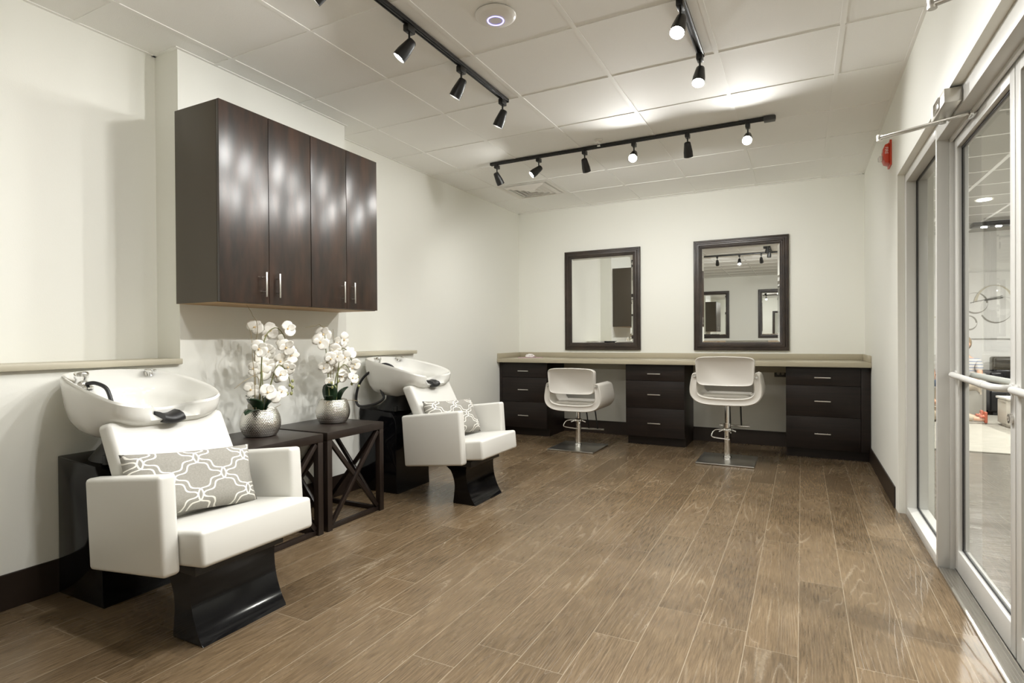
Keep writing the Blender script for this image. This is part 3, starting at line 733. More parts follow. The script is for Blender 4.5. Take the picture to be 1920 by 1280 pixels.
orchid((-2.775, 2.800, TZ), 'white orchid in a hammered silver pot on the farther side table', fr_,
    [[(0, -.03, .13), (.01, -.05, .3), (.01, -.07, .5), (.02, -.085, .58)], [(.01, .02, .13), (.02, .03, .35), (.02, .06, .48), (.03, .11, .47), (.03, .15, .40), (.03, .18, .33), (.03, .20, .27)], [(0, .0, .13), (.02, .01, .3), (.02, .08, .38), (.03, .13, .33), (.03, .15, .26)]],
    [[(-.02, 0, .13), (-.01, -.01, .45), (-.01, -.03, .60), (-.01, -.10, .645), (.0, -.15, .635), (.01, -.235, .625)], [(-.01, .01, .13), (.0, .005, .40), (.0, .01, .62)], [(.02, .02, .13), (.06, .10, .14), (.09, .165, .12)], [(.02, -.03, .13), (.05, -.08, .15), (.08, -.145, .14)]],
    [((0, -.03, .13), (.02, -.065, .26), .050, .02), ((.0, .02, .13), (.02, .03, .255), .052, .02), ((.02, .04, .13), (.04, .105, .225), .035, .02), ((.02, -.05, .13), (.06, -.10, .18), .03, .02), ((-.03, .01, .13), (-.06, .06, .22), .04, .02)],
    [(.03, -.035, .235), (.03, -.01, .235), (.03, .205, .285), (.03, .20, .255), (.03, .215, .225), (.04, -.05, .265), (.04, .135, .245), (.03, .02, .27)])

# ------------------------------------------------------------------ styling chairs
def styling_chair(cx, drop, label, cy=5.530):
    t = thing('styling_chair', label, 'salon chair', (cx, cy, 0))
    d = -drop
    # U-shaped upholstered shell
    zb_ = .520 + d
    half = spline([(.258, .030, .785), (.268, .033, .72), (.273, .035, .66), (.262, .036, .612), (.220, .036, .575), (.14, .035, .558), (0, .034, .554)], 5)
    cl_ = [(v.x, v.z + d, v.y) for v in half] + [(-v.x, v.z + d, v.y) for v in half[::-1][1:]]
    nn = len(cl_)
    def ring(y, s, lift=0):
        A, B = [], []
        for k, (x, z, t_) in enumerate(cl_):
            a_, b_ = cl_[max(0, k - 1)], cl_[min(nn - 1, k + 1)]; tx, tz = b_[0] - a_[0], b_[1] - a_[1]; l_ = math.hypot(tx, tz); nx, nz = -tz / l_, tx / l_
            zz = z - (lift if z > .66 + d else 0) * min(1, max(0, (z - .66 - d) / .1))
            A.append((x - nx * t_ * s, y, zz - nz * t_ * s)); B.append((x + nx * t_ * s, y, zz + nz * t_ * s))
        def tip(k):
            x, z, t_ = cl_[k]; z -= lift; sg = 1 if k == 0 else -1
            return [(x + sg * t_ * s * math.cos(a), y, z + t_ * s * math.sin(a)) for a in ((PI * .25, PI * .5, PI * .75) if k == 0 else (PI * .75, PI * .5, PI * .25))]
        return A, tip(nn - 1), B, tip(0)
    bm = BM(); prev = None
    for y, s, lf in ((-.178, .45, 0), (-.184, .75, 0), (-.176, .93, 0), (-.160, 1, 0), (0, 1, 0), (.18, 1, .0), (.255, 1, .012), (.272, .93, .018), (.280, .75, .022), (.274, .45, .022)):
        A, t1, B, t0 = ring(y, s, lf)
        # order: one flank down and up, far tip, other flank back, near tip
        n0 = Vector(A[0]); sideA = A; sideB = B
        right_out = A if A[0][0] > B[0][0] else B; right_in = B if right_out is A else A
        loop = list(right_out) + [(-p[0], p[1], p[2]) for p in t0] + list(right_in[::-1]) + list(t0[::-1])
        vs = [bm.verts.new(p) for p in loop]
        if prev:
            for k in range(len(vs)): bm.faces.new([prev[k], prev[(k + 1) % len(vs)], vs[(k + 1) % len(vs)], vs[k]])
        if prev is None or y == .274:
            o_, i_ = vs[:nn], vs[nn + 3:nn + 3 + nn][::-1]
            for k in range(nn - 1): bm.faces.new([o_[k], o_[k + 1], i_[k + 1], i_[k]])
            bm.faces.new([i_[0]] + vs[2 * nn + 3:] + [o_[0]]); bm.faces.new([o_[-1]] + vs[nn:nn + 3] + [i_[-1]])
        prev = vs
    obj('shell', bm, 'leather2', t, 60)
    bm = BM(); box(bm, -.200, .200, -.120, .262, .584 + d, .616 + d, .015, 4); obj('seat_cushion', bm, 'leather2', t, 50)
    # padded backrest
    bm = BM(); N = 40; rings = []
    for y, s in ((-.208, .90), (-.216, .965), (-.206, .995), (-.190, 1), (-.165, 1), (-.148, .985), (-.142, .92)):
        ring = []
        for k in range(N):
            a = 2 * PI * k / N; c, s_ = math.cos(a), math.sin(a); e = .22
            x = math.copysign(abs(c) ** e, c) * .246; z = math.copysign(abs(s_) ** .26, s_) * .126
            x *= 1 + .03 * (z / .126)
            ring.append((x * (1 - (1 - s) * .5), y + (-.012 * (1 - (x / .25) ** 2)) + (z * -.10), .830 + d + z * (s if s < 1 else 1) + (.010 * (1 - (x / .25) ** 2) if z > 0 else -.004 * (1 - (x / .25) ** 2))))
        rings.append(ring)
    loft(bm, rings); obj('backrest', bm, 'leather2', t, 60)
    for s in (-1, 1):
        bm = BM(); tube(bm, [(s * .225, -.188, .775 + d), (s * .268, -.182, .782 + d)], .0055, 10); tube(bm, [(s * .262, -.19, .782 + d), (s * .262, -.165, .782 + d)], .009, 10); obj('bracket', bm, 'chrome', t, 60)
    # column and base
    bm = BM(); tube(bm, [(0, 0, .018), (0, 0, .215), (0, 0, .345)][:3] if drop == 0 else [(0, 0, .018), (0, 0, .29)], .031, 28)
    lathe(bm, [(.031, 0), (.036, .006), (.036, .028), (.031, .034)], 28, Matrix.Translation((0, 0, .012))); obj('pump_column', bm, 'chrome', t, 50)
    bm = BM(); tube(bm, [(0, 0, .28), (0, 0, zb_ - .006)], .022, 24); obj('piston', bm, 'chrome', t, 50)
    bm = BM(); box(bm, -.055, .055, -.055, .055, zb_ - .010, zb_ + .012, .004); obj('mounting_plate', bm, 'blackm', t)
    bm = BM(); lathe(bm, [(.031, 0), (.042, .003), (.044, .02), (.036, .030), (.031, .032)], 28, Matrix.Translation((0, 0, .272)))
    for a in (200, 300, 20): 
        q = Vector((math.cos(math.radians(a)), math.sin(math.radians(a)), 0)); tube(bm, [q * .04 + Vector((0, 0, .283)), q * .075 + Vector((0, 0, .268))], .006, 8)
    obj('collar', bm, 'chrome', t, 50)
    bm = BM(); tube(bm, spline([(-.03, -.01, .29), (-.10, -.06, .285), (-.125, -.09, .245), (-.11, -.10, .225), (-.02, -.09, .215), (.03, -.085, .212)], 5), .0055, 10); obj('pump_lever', bm, 'chrome', t, 60)
    bm = BM(); box(bm, -.245, .245, -.25, .25, .003, .014, .003); obj('base_plate', bm, 'plate', t, 30)
    # footrest hanging in front of the seat
    fz = .275 + d; bm = BM()
    tube(bm, [(-.11, .355, fz), (.165, .355, fz)], .011, 14); obj('footrest_bar', bm, 'chrome', t, 60)
    for s in (-.01, .09):
        bm = BM(); tube(bm, spline([(s, .20, zb_ + .01), (s, .27, zb_ - .03), (s, .33, fz + .06), (s, .355, fz)], 5), .0075, 10); obj('footrest_rod', bm, 'blackm', t, 60)
    return t
styling_chair(-2.066, .130, 'white salon chair facing the left mirror, lowered on a square chrome base')
styling_chair(-.612, .0, 'white salon chair facing the right mirror, raised on a square chrome base')

# ------------------------------------------------------------------ track lighting
LIGHTS = []
def track(name, a, b, label, cap_end=None):
    a, b = Vector(a), Vector(b); t = thing('lighting_track', label, 'lighting track', ((a + b) / 2))
    d = b - a; L = d.length; rz = math.atan2(d.y, d.x); t.rotation_euler = (0, 0, rz)
    bm = BM(); box(bm, -L / 2, L / 2, -.0175, .0175, -.019, .0, .002); box(bm, -L / 2, L / 2, -.010, -.006, -.023, -.019); box(bm, -L / 2, L / 2, .006, .010, -.023, -.019); obj('rail', bm, 'track', t, 30)
    for s in (-1, 1):
        bm = BM(); box(bm, s * L / 2 - .006, s * L / 2 + .006, -.019, .019, -.024, -.0005, .003); obj('end_cap', bm, 'track', t, 30)
    return t
TZT = CZ - .0008
track('t', (-1.735, 1.395, TZT), (-1.735, 3.325, TZT), 'black lighting track running from the top edge above the side tables')
track('t', (-.495, 1.395, TZT), (-.495, 3.300, TZT), 'black lighting track at the top centre holding two bright lamps')
track('t', (-2.10, 1.36, TZT), (-.15, 1.36, TZT), 'black lighting track crossing overhead, seen only inside the right mirror')
t3 = track('t', (-2.490, 4.475, TZT), (-.165, 4.475, TZT), 'black lighting track crossing the ceiling in front of the mirrors')
bm = BM(); box(bm, 1.09, 1.165, -.03, .03, -.032, -.0006, .004); obj('feed_connector', bm, 'darkmetal', t3)
def head(x, y, aim, label, power=0, group=None, cone=62, fl=.95):
    t = thing('track_spotlight', label, 'spotlight', (x, y, TZT - .024), group=group)
    bm = BM(); box(bm, -.016, .016, -.030, .030, -.034, -.0, .004); obj('adapter', bm, 'track', t, 30)
    bm = BM(); tube(bm, [(0, 0, -.034), (0, 0, -.078)], .0055, 10); tube(bm, [(0, 0, -.070), (0, 0, -.088)], .010, 12); obj('stem', bm, 'track', t, 50)
    A = Vector(aim).normalized(); piv = Vector((0, 0, -.084))
    off = Vector((0, 0, -.010)) 
    M4 = Matrix.Translation(piv + off - A * .028 ) @ rot_to(A)
    bm = BM(); lathe(bm, [(0, -.002), (.018, 0), (.0235, .006), (.027, .03), (.0335, .075), (.0345, .112), (.0330, .112), (.0315, .080), (.0, .078)], 28, M4); obj('shade', bm, 'track', t, 45)
    bm = BM(); lathe(bm, [(0, .1005), (.029, .099), (.0305, .095), (.029, .090), (0, .086)], 24, M4); obj('lens', bm, 'lamp', t, 45)
    if power:
        p = t.location + (piv + off - A * .028) + A * .116
        LIGHTS.append((p, A, power, cone, fl))
    return t
AX, BX = -1.735, -.495
PW = 21
g1 = 'spotlights on the track above the side tables'
head(AX, 2.286, (-.56, -.30, -.77), 'black track spotlight nearest the camera on the left track, tilted left', 4.4, fl=2.0)
head(AX, 2.769, (-.52, -.05, -.85), 'black track spotlight in the middle of the left track', 5, fl=1.7)
head(AX, 3.273, (-.45, .0, -.89), 'black track spotlight at the far end of the left track', 5, fl=1.5)
head(BX, 2.700, (-.10, -.50, -.86), 'lit track spotlight, the nearer of the two on the top centre track', 21, fl=1.7)
head(BX, 3.262, (-.05, -.42, -.90), 'lit track spotlight, at the far end of the top centre track', 19, fl=2.4)
lab3 = ['dark track spotlight at the left end of the far track, turned to the mirror wall',
        'lit track spotlight, second from the left on the far track, tilted left',
        'dark track spotlight above the left mirror, third from the left on the far track',
        'lit glaring track spotlight, fourth from the left on the far track',
        'dark track spotlight above the right mirror, fifth from the left on the far track',
        'brightest glaring track spotlight at the right end of the far track']
aims = [(.18, .55, -.82), (-.62, -.45, -.62), (.02, .56, -.83), (.08, -.78, -.62), (-.02, .56, -.83), (.0, -.80, -.60)]
for x, a, l in zip((-2.433, -2.021, -1.602, -1.187, -.772, -.345), aims, lab3): head(x, 4.475, a, l, (6, 5, 16, 15, 16, 15)[lab3.index(l)], fl=(1.2, .9, 1.3, 1.15, 1.3, 1.15)[lab3.index(l)])
# heads above and behind the camera, in view only through the mirror
head(AX, 1.745, (-.70, -.30, -.64), 'black track spotlight on the left track just above the picture edge', 2)
head(BX, 2.14, (-.08, -.30, -.95), 'black track spotlight on the top centre track just above the picture edge', 14, fl=1.2)
for x, a, l in ((-1.45, (-.05, -.66, -.75), 'dark spotlight at the left of the overhead track inside the right mirror'), (-1.05, (.02, .35, -.93), 'lit spotlight in the middle of the overhead track inside the right mirror'), (-.67, (.03, -.66, -.75), 'dark spotlight at the right of the overhead track inside the right mirror'), (-1.95, (-.75, -.30, -.60), 'black spotlight at the left end of the overhead track beyond the picture edge')):
    head(x, 1.36, a, l, 1.5 if x < -1.9 else (15 if x == -1.05 else 19), fl=1.0 if x > -1.9 else .6)

for i, (p, A, pw, cone, FLOOD) in enumerate(LIGHTS):
    # each lamp throws a main beam and a wide, weaker flood limited by the rim of its shade
    for e, c_, bl in ((pw, cone, .8), (pw * FLOOD, 84, .55)):
        ld = bpy.data.lights.new('spot', 'SPOT'); ld.energy = e; ld.spot_size = math.radians(c_ * 2); ld.spot_blend = bl
        ld.shadow_soft_size = .028; ld.color = (1, .993, .965)
        lo = bpy.data.objects.new('spot_lamp', ld); COL.objects.link(lo); lo.location = p; lo.rotation_euler = A.to_track_quat('-Z', 'Y').to_euler()

# ------------------------------------------------------------------ ceiling fittings
t = thing('wireless_access_point', 'white round ceiling disc with a blue light ring, top centre', 'access point', (-1.328, 2.439, CZ - .001))
bm = BM(); lathe(bm, [(0, 0), (.098, 0), (.101, -.004), (.098, -.010), (.080, -.020), (.045, -.0275), (.041, -.028), (0, -.0285)], 48); obj('cover', bm, 'plastic', t, 40)
bm = BM(); lathe(bm, [(.036, -.0284), (.037, -.030), (.0405, -.030), (.0415, -.0278)], 48); obj('light_ring', bm, 'ring', t, 40)
vx, vy = G0 + .5 * P, H0 + 5.5 * P
t = thing('ceiling_vent', 'square white louvred air vent in the ceiling near the left mirror', 'vent', (vx, vy, CZ - .002))
bm = BM(); a = P / 2 - .014
def sqring(bm, o, zo, i, zi):
    A = [bm.verts.new((sx * o, sy * o, zo)) for sx, sy in ((-1, -1), (1, -1), (1, 1), (-1, 1))]; B = [bm.verts.new((sx * i, sy * i, zi)) for sx, sy in ((-1, -1), (1, -1), (1, 1), (-1, 1))]
    for k in range(4): bm.faces.new([A[k], A[(k + 1) % 4], B[(k + 1) % 4], B[k]])
sqring(bm, a, 0, a - .03, -.004); sqring(bm, a - .03, -.004, a - .05, .006)
obj('frame', bm, 'plastic', t, 0)
for k, o_ in enumerate((.235, .185, .135, .085)):
    bm = BM(); sqring(bm, o_, -.004, o_ - .034, -.020); sqring(bm, o_ - .034, -.020, o_ - .037, -.019); sqring(bm, o_ - .037, -.019, o_ - .004, -.002); obj('louvre', bm, 'plastic', t, 0)
bm = BM(); box(bm, -.035, .035, -.035, .035, -.014, -.004); obj('centre_plate', bm, 'plastic', t, 0)
def sprinkler(x, y, label):
    t = thing('sprinkler_head', label, 'sprinkler', (x, y, CZ - .001))
    bm = BM(); lathe(bm, [(0, 0), (.032, 0), (.030, -.005), (.012, -.008), (.009, -.02), (0, -.02)], 24); obj('escutcheon', bm, 'plastic', t, 40)
    bm = BM(); 
    for s in (-1, 1): tube(bm, [(s * .008, 0, -.018), (s * .012, 0, -.030), (s * .003, 0, -.044)], .002, 6)
    lathe(bm, [(0, -.044), (.014, -.045), (.014, -.0465), (0, -.0465)], 16); obj('deflector', bm, 'chrome', t, 40)
sprinkler(-1.442, 4.360, 'small sprinkler head in the ceiling just before the far lighting track')

# fire alarm strobe
t = thing('fire_alarm', 'red fire alarm strobe with white lettering high on the right wall', 'fire alarm', (XR, 4.66, 2.385))
bm = BM(); prism(bm, [(-.062, -.085), (.062, -.085), (.062, .085), (-.062, .085)], -.012, -.0005, 'x'); 
prism(bm, [(-.012, -.070), (-.038, -.060), (-.048, -.030), (-.048, .030), (-.038, .060), (-.012, .070)], -.050, .050, 'y', .004)
obj('housing', bm, 'red', t, 40)
bm = BM(); box(bm, -.072, -.0485, -.026, .026, -.040, -.006, .006); obj('strobe_lens', bm, 'strobe', t, 40)
def text(s, size, parent, loc, rot, m, name='lettering'):
    cu_ = bpy.data.curves.new(name, 'FONT'); cu_.body = s; cu_.size = size; cu_.align_x = 'CENTER'; cu_.align_y = 'CENTER'; cu_.extrude = .0004; cu_.space_line = .85
    o = bpy.data.objects.new(name, cu_); COL.objects.link(o); dg = bpy.context.evaluated_depsgraph_get()
    me = bpy.data.meshes.new_from_object(o.evaluated_get(dg)); bpy.data.objects.remove(o); bpy.data.curves.remove(cu_)
    o = bpy.data.objects.new(name, me); me.materials.clear(); me.materials.append(M[m]); COL.objects.link(o); o.parent = parent; o.location = loc; o.rotation_euler = rot; return o
text('FIRE', .026, t, (-.030, -.0506, .018), (PI / 2, PI / 2, 0), 'white')
text('FIRE', .034, t, (-.0488, 0, .028), (PI / 2, 0, -PI / 2), 'white')

# ------------------------------------------------------------------ lobby seen through the glass
t = thing('abstract_painting', 'large white canvas with grey and gold circles on the lobby wall', 'painting', (2.45, 10.998, 1.60))
bm = BM(); box(bm, -.95, .95, -.04, 0, -.51, .50, .004); obj('canvas', bm, 'artw', t)
def ringm(nm, cx, cz, r, w, m, sy=1, rot=0, yy=-.041, a0=0, a1=360):
    bm = BM(); N = 48; A = []; B = []
    for k in range(N + 1):
        a = math.radians(a0 + (a1 - a0) * k / N); ww = w * (.55 + .45 * math.sin(a * 1.5 + r * 9))
        ca, sa = math.cos(rot), math.sin(rot)
        for L_, rr2 in ((A, r), (B, r - ww)):
            x, z = rr2 * math.cos(a), rr2 * sy * math.sin(a); L_.append((cx + x * ca - z * sa, cz + x * sa + z * ca))
    for off in (0,):
        va = [bm.verts.new((x, yy, z)) for x, z in A]; vb = [bm.verts.new((x, yy, z)) for x, z in B]; vc = [bm.verts.new((x, yy + .003, z)) for x, z in A]; vd = [bm.verts.new((x, yy + .003, z)) for x, z in B]
        for k in range(N):
            bm.faces.new([va[k], va[k + 1], vb[k + 1], vb[k]]); bm.faces.new([va[k], vc[k], vc[k + 1], va[k + 1]]); bm.faces.new([vb[k], vb[k + 1], vd[k + 1], vd[k]])
    obj(nm, bm, m, t, 0)
ringm('painted_circle', .167, -.066, .185, .185, 'artl', 1.1, yy=-.0406)
ringm('painted_circle', -.080, .031, .155, .024, 'artg', 1.05, yy=-.0412)
ringm('painted_circle', .150, -.02, .255, .06, 'artb', 1.25, yy=-.0418, a0=25, a1=165)
ringm('painted_circle', .150, -.02, .262, .012, 'artg', 1.25, yy=-.0424, a0=60, a1=170)
ringm('painted_circle', -.160, -.27, .105, .022, 'artg', 1.1, yy=-.0424)
ringm('painted_circle', .167, -.066, .195, .022, 'artg', 1.1, yy=-.0430, a0=205, a1=345)
ringm('painted_circle', .235, -.20, .30, .030, 'artg', 1.05, yy=-.0436, a0=45, a1=115)
ringm('painted_circle', -.55, .05, .26, .04, 'artb', .9, yy=-.0442)
bm = BM(); xbox(bm, (.22, .004, .020), Matrix.Translation((.14, -.0455, .088)) @ Matrix.Rotation(-.16, 4, 'Y')); xbox(bm, (.40, .004, .008), Matrix.Translation((.05, -.0455, .085)) @ Matrix.Rotation(-.24, 4, 'Y')); obj('brush_stroke', bm, 'artd', t)
# sofa
t = thing('leather_sofa', 'black tufted leather sofa under the lobby painting', 'sofa', (3.30, 10.50, 0))
bm = BM(); box(bm, -.93, .93, -.30, .38, .05, .36, .03, 3); obj('base', bm, 'blackleather', t, 50)
bm = BM(); box(bm, -.78, .78, -.32, .2, .362, .46, .03, 3); obj('seat_cushion', bm, 'blackleather', t, 50)
for s in (-1, 1):
    bm = BM(); box(bm, s * .86 - .075, s * .86 + .075, -.32, .38, .362, .62, .03, 3); obj('armrest', bm, 'blackleather', t, 50)
bm = BM(); box(bm, -.78, .78, .22, .40, .40, .82, .03, 3); obj('back_frame', bm, 'blackleather', t, 50)
for i in range(5):
    for j in range(2):
        bm = BM(); cx = -.62 + .31 * i; cz = .56 + .17 * j; box(bm, cx - .15, cx + .15, .14, .218, cz - .08, cz + .08, .03, 3); obj('back_pad', bm, 'blackleather', t, 50)
for sx in (-.85, .85):
    for sy in (-.25, .32):
        bm = BM(); box(bm, sx - .03, sx + .03, sy - .03, sy + .03, 0, .049); obj('leg', bm, 'blackm', t)
# low white cabinet
t = thing('low_cabinet', 'low white cabinet with doors on the lobby rug in front of the sofa', 'cabinet', (2.50, 8.40, .012), math.radians(6))
bm = BM(); box(bm, -.22, .22, -.74, .74, .03, .34, .003); obj('body', bm, 'cabwhite', t)
bm = BM(); box(bm, -.245, .245, -.765, .765, .3405, .366, .004); obj('top', bm, 'white', t)
bm = BM(); box(bm, -.20, .20, -.70, .70, 0, .0295); obj('plinth', bm, 'cabwhite', t)
for k in range(4):
    bm = BM(); y = -.555 + .37 * k; box(bm, -.236, -.2205, y - .178, y + .178, .045, .33, .003); d = obj('door', bm, 'cabwhite', t)
    bm = BM(); box(bm, -.244, -.2365, y - .05, y + .05, .295, .303); obj('handle', bm, 'nickel', d)
bm = BM(); box(bm, 1.1, 3.6, 6.95, 10.18, .0, .012, .003); tag(obj('area_rug', bm, 'rug'), 'pale woven area rug on the lobby floor', 'rug')
t = thing('ceiling_grille', 'dark slotted grille in the lobby ceiling above the painting', 'grille', (2.9, 10.1, CZ - .002))
bm = BM(); box(bm, -.75, .75, -.10, .10, -.06, 0, .003); obj('housing', bm, 'darkmetal', t)
for k in range(3):
    bm = BM(); T = Matrix.Translation((-.62 + .16 * k, -.02, -.0605)); lathe(bm, [(0, 0), (.035, 0), (.033, -.012), (0, -.014)], 16, T); obj('downlight', bm, 'lamp', t)
for i, (x, y) in enumerate(((1.9, 5.6), (3.1, 5.6), (1.9, 8.4), (3.3, 8.4), (2.2, 2.0), (2.2, -1))):
    t = thing('lobby_ceiling_light', 'recessed round ceiling light in the lobby', 'ceiling light', (x, y, CZ - .002), group='recessed lights in the lobby ceiling')
    bm = BM(); lathe(bm, [(.075, 0), (.085, -.004), (.070, -.006), (.065, 0)], 24); obj('trim_ring', bm, 'white', t)
    bm = BM(); lathe(bm, [(0, -.002), (.064, -.001)], 24); obj('lens', bm, 'lamp', t)
    ld = bpy.data.lights.new('down', 'SPOT'); ld.energy = 290; ld.spot_size = math.radians(165); ld.spot_blend = 1; ld.shadow_soft_size = .06; ld.color = (1, .96, .9)
    lo = bpy.data.objects.new('down_lamp', ld); COL.objects.link(lo); lo.location = (x, y, CZ - .03)

# seated people in the lobby
def skin_fig(name, verts, edges, radii, m, parent, root=0):
    me = bpy.data.meshes.new(name); me.from_pydata(verts, edges, []); o = bpy.data.objects.new(name, me); COL.objects.link(o)
    o.parent = parent; me.materials.append(M[m])
    md = o.modifiers.new('skin', 'SKIN'); md.use_smooth_shade = True
    sv = me.skin_vertices[0].data
    for v, r in zip(sv, radii): v.radius = (r, r)
    sv[root].use_root = True
    s = o.modifiers.new('sub', 'SUBSURF'); s.levels = 1; s.render_levels = 2
    return o
def seated_person(loc, rz, label, shirt, trousers, hair, bare=False):
    t = thing('person', label, 'person', loc, rz)     # faces local -y
    V = [(0, 0, .50), (0, .01, .66), (0, .02, .84), (0, .01, .96), (0, -.01, 1.03)]; E = [(0, 1), (1, 2), (2, 3), (3, 4)]; Rr = [.13, .12, .13, .055, .05]
    for s in (-1, 1):
        b_ = len(V)
        V += [(s * .10, -.02, .50), (s * .13, -.44, .50), (s * .14, -.50, .28), (s * .14, -.56, .07), (s * .145, -.68, .035)]; E += [(0, b_), (b_, b_ + 1), (b_ + 1, b_ + 2), (b_ + 2, b_ + 3), (b_ + 3, b_ + 4)]; Rr += [.095, .062, .05, .036, .03]
        b_ = len(V)
        V += [(s * .17, .02, .88), (s * .22, -.02, .64), (s * .12, -.25, .58), (s * .09, -.31, .575)]; E += [(2, b_), (b_, b_ + 1), (b_ + 1, b_ + 2), (b_ + 2, b_ + 3)]; Rr += [.05, .038, .028, .024]
    skin_fig('body', V, E, Rr, 'skin', t)
    for s in (-1, 1):     # fingers
        bm = BM()
        for k in range(4): tube(bm, [(s * (.075 + .014 * k), -.31, .575), (s * (.072 + .014 * k), -.36 - .006 * (k in (1, 2)), .57), (s * (.07 + .014 * k), -.385, .55)], [.008, .0075, .006], 6)
        tube(bm, [(s * .07, -.29, .58), (s * .05, -.33, .575)], [.009, .007], 6); obj('hand', bm, 'skin', t, 80)
    bm = BM(); bmesh.ops.create_uvsphere(bm, u_segments=20, v_segments=14, radius=.1, matrix=Matrix.Translation((0, -.03, 1.15)) @ Matrix.Diagonal((.78, .92, 1.15, 1)))
    lathe(bm, [(0, .03), (.012, .012), (.016, 0), (0, -.004)], 8, Matrix.Translation((0, -.118, 1.14)) @ Matrix.Rotation(PI / 2 + .5, 4, 'X'))
    for s in (-1, 1): bmesh.ops.create_uvsphere(bm, u_segments=8, v_segments=6, radius=.02, matrix=Matrix.Translation((s * .078, -.02, 1.145)) @ Matrix.Diagonal((.4, .8, 1.3, 1)))
    hd = obj('head', bm, 'skin', t, 80)
    for s in (-1, 1):
        bm = BM(); bmesh.ops.create_uvsphere(bm, u_segments=8, v_segments=6, radius=.011, matrix=Matrix.Translation((s * .032, -.115, 1.165))); obj('eye', bm, 'blackm', hd, 80)
    bm = BM(); xbox(bm, (.045, .006, .009), Matrix.Translation((0, -.116, 1.09)), .002); obj('mouth', bm, 'sandal', hd)
    bm = BM(); bmesh.ops.create_uvsphere(bm, u_segments=20, v_segments=14, radius=.112, matrix=Matrix.Translation((0, .0, 1.175)) @ Matrix.Diagonal((.80, .90, 1.08, 1)))
    for v in bm.verts:
        if v.co.y < -.03 and v.co.z < 1.22: v.co.y = -.02
    obj('hair', bm, hair, t, 80)
    # shirt and trousers follow the body
    Vs = [(0, 0, .50), (0, .01, .66), (0, .02, .84), (0, .012, .93)]; Es = [(0, 1), (1, 2), (2, 3)]; Rs = [.155, .145, .155, .075]
    for s in (-1, 1):
        b_ = len(Vs); Vs += [(s * .17, .02, .88), (s * .205, .0, .72)]; Es += [(2, b_), (b_, b_ + 1)]; Rs += [.068, .058]
    skin_fig('shirt', Vs, Es, Rs, shirt, t)
    Vs = [(0, 0, .50)]; Es = []; Rs = [.15]
    for s in (-1, 1):
        b_ = len(Vs); Vs += [(s * .10, -.02, .50), (s * .13, -.44, .50), (s * .14, -.50, .28), (s * .14, -.55, .11)]; Es += [(0, b_), (b_, b_ + 1), (b_ + 1, b_ + 2), (b_ + 2, b_ + 3)]; Rs += [.115, .08, .066, .055]
    skin_fig('trousers', Vs, Es, Rs, trousers, t)
    for s in (-1, 1):
        bm = BM(); box(bm, s * .145 - .042, s * .145 + .042, -.76, -.50, .0, .016, .005); box(bm, s * .145 - .045, s * .145 + .045, -.70, -.66, .015, .072, .010); obj('sandal', bm, 'sandal', t, 50)
    return t
def lobby_chair(loc, rz, label, m, legm):
    t = thing('lounge_chair', label, 'chair', loc, rz)
    bm = BM(); box(bm, -.215, .215, -.26, .22, .27, .355, .03, 3); obj('seat', bm, m, t, 50)
    bm = BM(); box(bm, -.215, .215, .22, .28, .30, .74, .03, 3); obj('backrest', bm, m, t, 50)
    for sx in (-1, 1):
        for sy in (-.22, .22):
            bm = BM(); tube(bm, [(sx * .19, sy, 0), (sx * .185, sy, .28)], [.014, .02], 8); obj('leg', bm, legm, t, 50)
t = thing('armchair', 'grey upholstered armchair in the lobby left of the black sofa', 'armchair', (1.93, 9.95, .012), math.radians(-35))
bm = BM(); box(bm, -.22, .24, -.26, .25, .0, .40, .03, 3); obj('base', bm, 'greyfab', t, 50)
bm = BM(); box(bm, -.22, .24, .255, .32, .0, .60, .03, 3); obj('backrest', bm, 'greyfab', t, 50)
seated_person((2.01, 9.93, .012), math.radians(-35), 'person in a striped T-shirt seated in the grey armchair beyond the door glass', 'striped', 'tan', 'hair')
lobby_chair((1.55, 10.42, .012), math.radians(14), 'dark lounge chair with amber wood legs seen through the narrow sidelight', 'blackm', 'chairwood')
seated_person((1.55, 10.42, .012), math.radians(14), 'person in a pink top and jeans seen through the narrow sidelight', 'pinkshirt', 'denim', 'hair2')
# child sitting on the rug, legs stretched towards the sofa
t = thing('person', 'child sitting on the lobby rug, one tan trouser leg and coral sandal showing', 'person', (1.47, 9.22, .012))
V = [(0, 0, .10), (0, 0, .22), (0, 0, .38), (.01, 0, .45), (.02, 0, .50)]; E_ = [(0, 1), (1, 2), (2, 3), (3, 4)]; Rr = [.09, .085, .085, .04, .035]
for s_ in (-1, 1):
    b_ = len(V); V += [(.06, s_ * .07, .09), (.30, s_ * .09, .13 if s_ > 0 else .09), (.52, s_ * .09, .06), (.585, s_ * .09, .05), (.60, s_ * .09, .12)]; E_ += [(0, b_), (b_, b_ + 1), (b_ + 1, b_ + 2), (b_ + 2, b_ + 3), (b_ + 3, b_ + 4)]; Rr += [.06, .045, .03, .028, .02]
    b_ = len(V); V += [(0, s_ * .11, .41), (.06, s_ * .14, .27), (.18, s_ * .10, .20), (.22, s_ * .09, .19)]; E_ += [(2, b_), (b_, b_ + 1), (b_ + 1, b_ + 2), (b_ + 2, b_ + 3)]; Rr += [.035, .027, .02, .018]
skin_fig('body', V, E_, Rr, 'skin', t)
Vs = [(0, 0, .10), (0, 0, .22), (0, 0, .38), (.01, 0, .43)]; Es = [(0, 1), (1, 2), (2, 3)]; Rs = [.105, .10, .10, .05]
for s_ in (-1, 1):
    b_ = len(Vs); Vs += [(0, s_ * .11, .41), (.04, s_ * .135, .32)]; Es += [(2, b_), (b_, b_ + 1)]; Rs += [.045, .04]
skin_fig('shirt', Vs, Es, Rs, 'pinkshirt', t)
Vs = [(0, 0, .10)]; Es = []; Rs = [.10]
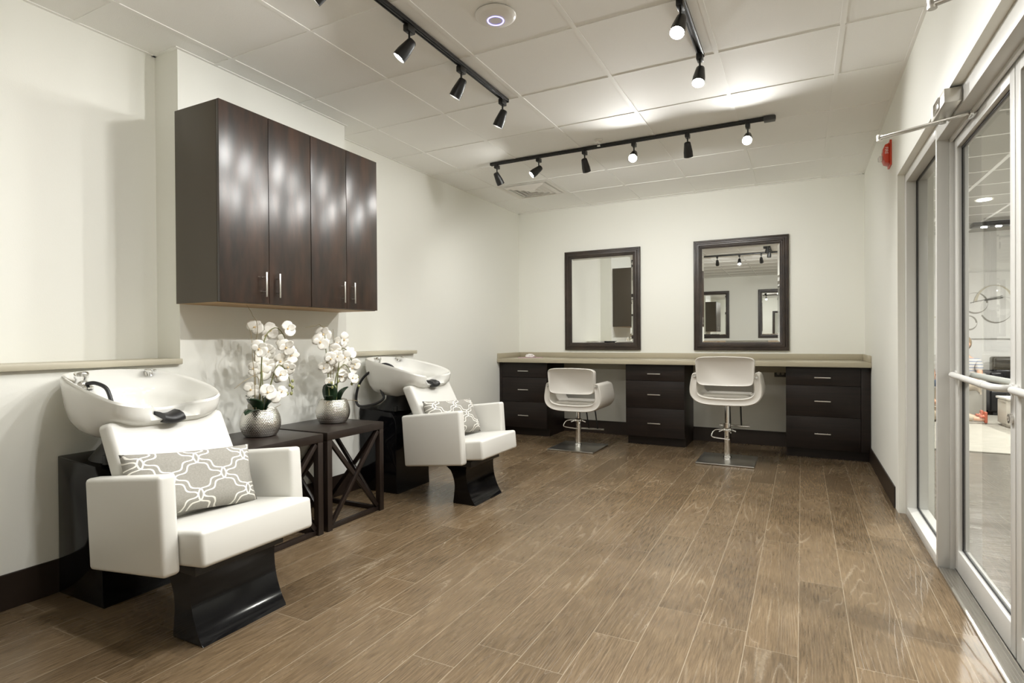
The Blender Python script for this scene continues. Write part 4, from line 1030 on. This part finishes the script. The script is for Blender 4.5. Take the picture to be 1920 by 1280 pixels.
for s_ in (-1, 1):
    b_ = len(Vs); Vs += [(.06, s_ * .07, .09), (.30, s_ * .09, .13 if s_ > 0 else .09), (.50, s_ * .09, .062)]; Es += [(0, b_), (b_, b_ + 1), (b_ + 1, b_ + 2)]; Rs += [.075, .060, .046]
skin_fig('trousers', Vs, Es, Rs, 'tan', t)
bm = BM(); bmesh.ops.create_uvsphere(bm, u_segments=20, v_segments=14, radius=.085, matrix=Matrix.Translation((.03, 0, .60)) @ Matrix.Diagonal((.92, .80, 1.1, 1)))
lathe(bm, [(0, .02), (.009, .01), (.012, 0), (0, -.003)], 8, Matrix.Translation((.108, 0, .595)) @ Matrix.Rotation(PI / 2, 4, 'Y'))
hd = obj('head', bm, 'skin', t, 80)
bm = BM(); bmesh.ops.create_uvsphere(bm, u_segments=20, v_segments=14, radius=.093, matrix=Matrix.Translation((.015, 0, .618)) @ Matrix.Diagonal((.90, .86, 1.05, 1)))
for v in bm.verts:
    if v.co.x > .05 and v.co.z < .65: v.co.x = .04
obj('hair', bm, 'hair', t, 80)
for s_ in (-1, 1):
    bm = BM(); bmesh.ops.create_uvsphere(bm, u_segments=8, v_segments=6, radius=.008, matrix=Matrix.Translation((.103, s_ * .027, .612))); obj('eye', bm, 'blackm', hd, 80)
    bm = BM(); 
    for k in range(4): tube(bm, [(.215, s_ * (.075 + .010 * k), .19), (.245, s_ * (.073 + .010 * k), .185), (.26, s_ * (.072 + .010 * k), .172)], [.006, .0055, .0045], 6)
    obj('hand', bm, 'skin', t, 80)
    bm = BM(); box(bm, .590, .622, s_ * .09 - .034, s_ * .09 + .034, .012, .155, .012, 3); box(bm, .545, .60, s_ * .09 - .036, s_ * .09 + .036, .075, .105, .010, 3); obj('sandal', bm, 'sandal', t, 50)

for o in [q for q in COL.objects if q.parent is None and q.name in ('person', 'person.001', 'lounge_chair')]:
    o.scale = (.87, .87, .87); o.location.x += .02
# ------------------------------------------------------------------ world and view
w = bpy.data.worlds.new('world'); sc.world = w; w.use_nodes = True
w.node_tree.nodes['Background'].inputs[0].default_value = (1, .97, .92, 1); w.node_tree.nodes['Background'].inputs[1].default_value = .3
sc.view_settings.view_transform = 'Standard'; sc.view_settings.look = 'None'; sc.view_settings.gamma = 1; sc.view_settings.use_curve_mapping = False
sc.view_settings.exposure = 0.57
cy = sc.cycles
cy.use_denoising = True; cy.max_bounces = 10; cy.diffuse_bounces = 8; cy.glossy_bounces = 6; cy.transparent_max_bounces = 12; cy.caustics_reflective = False; cy.caustics_refractive = False
cy.sample_clamp_indirect = 6
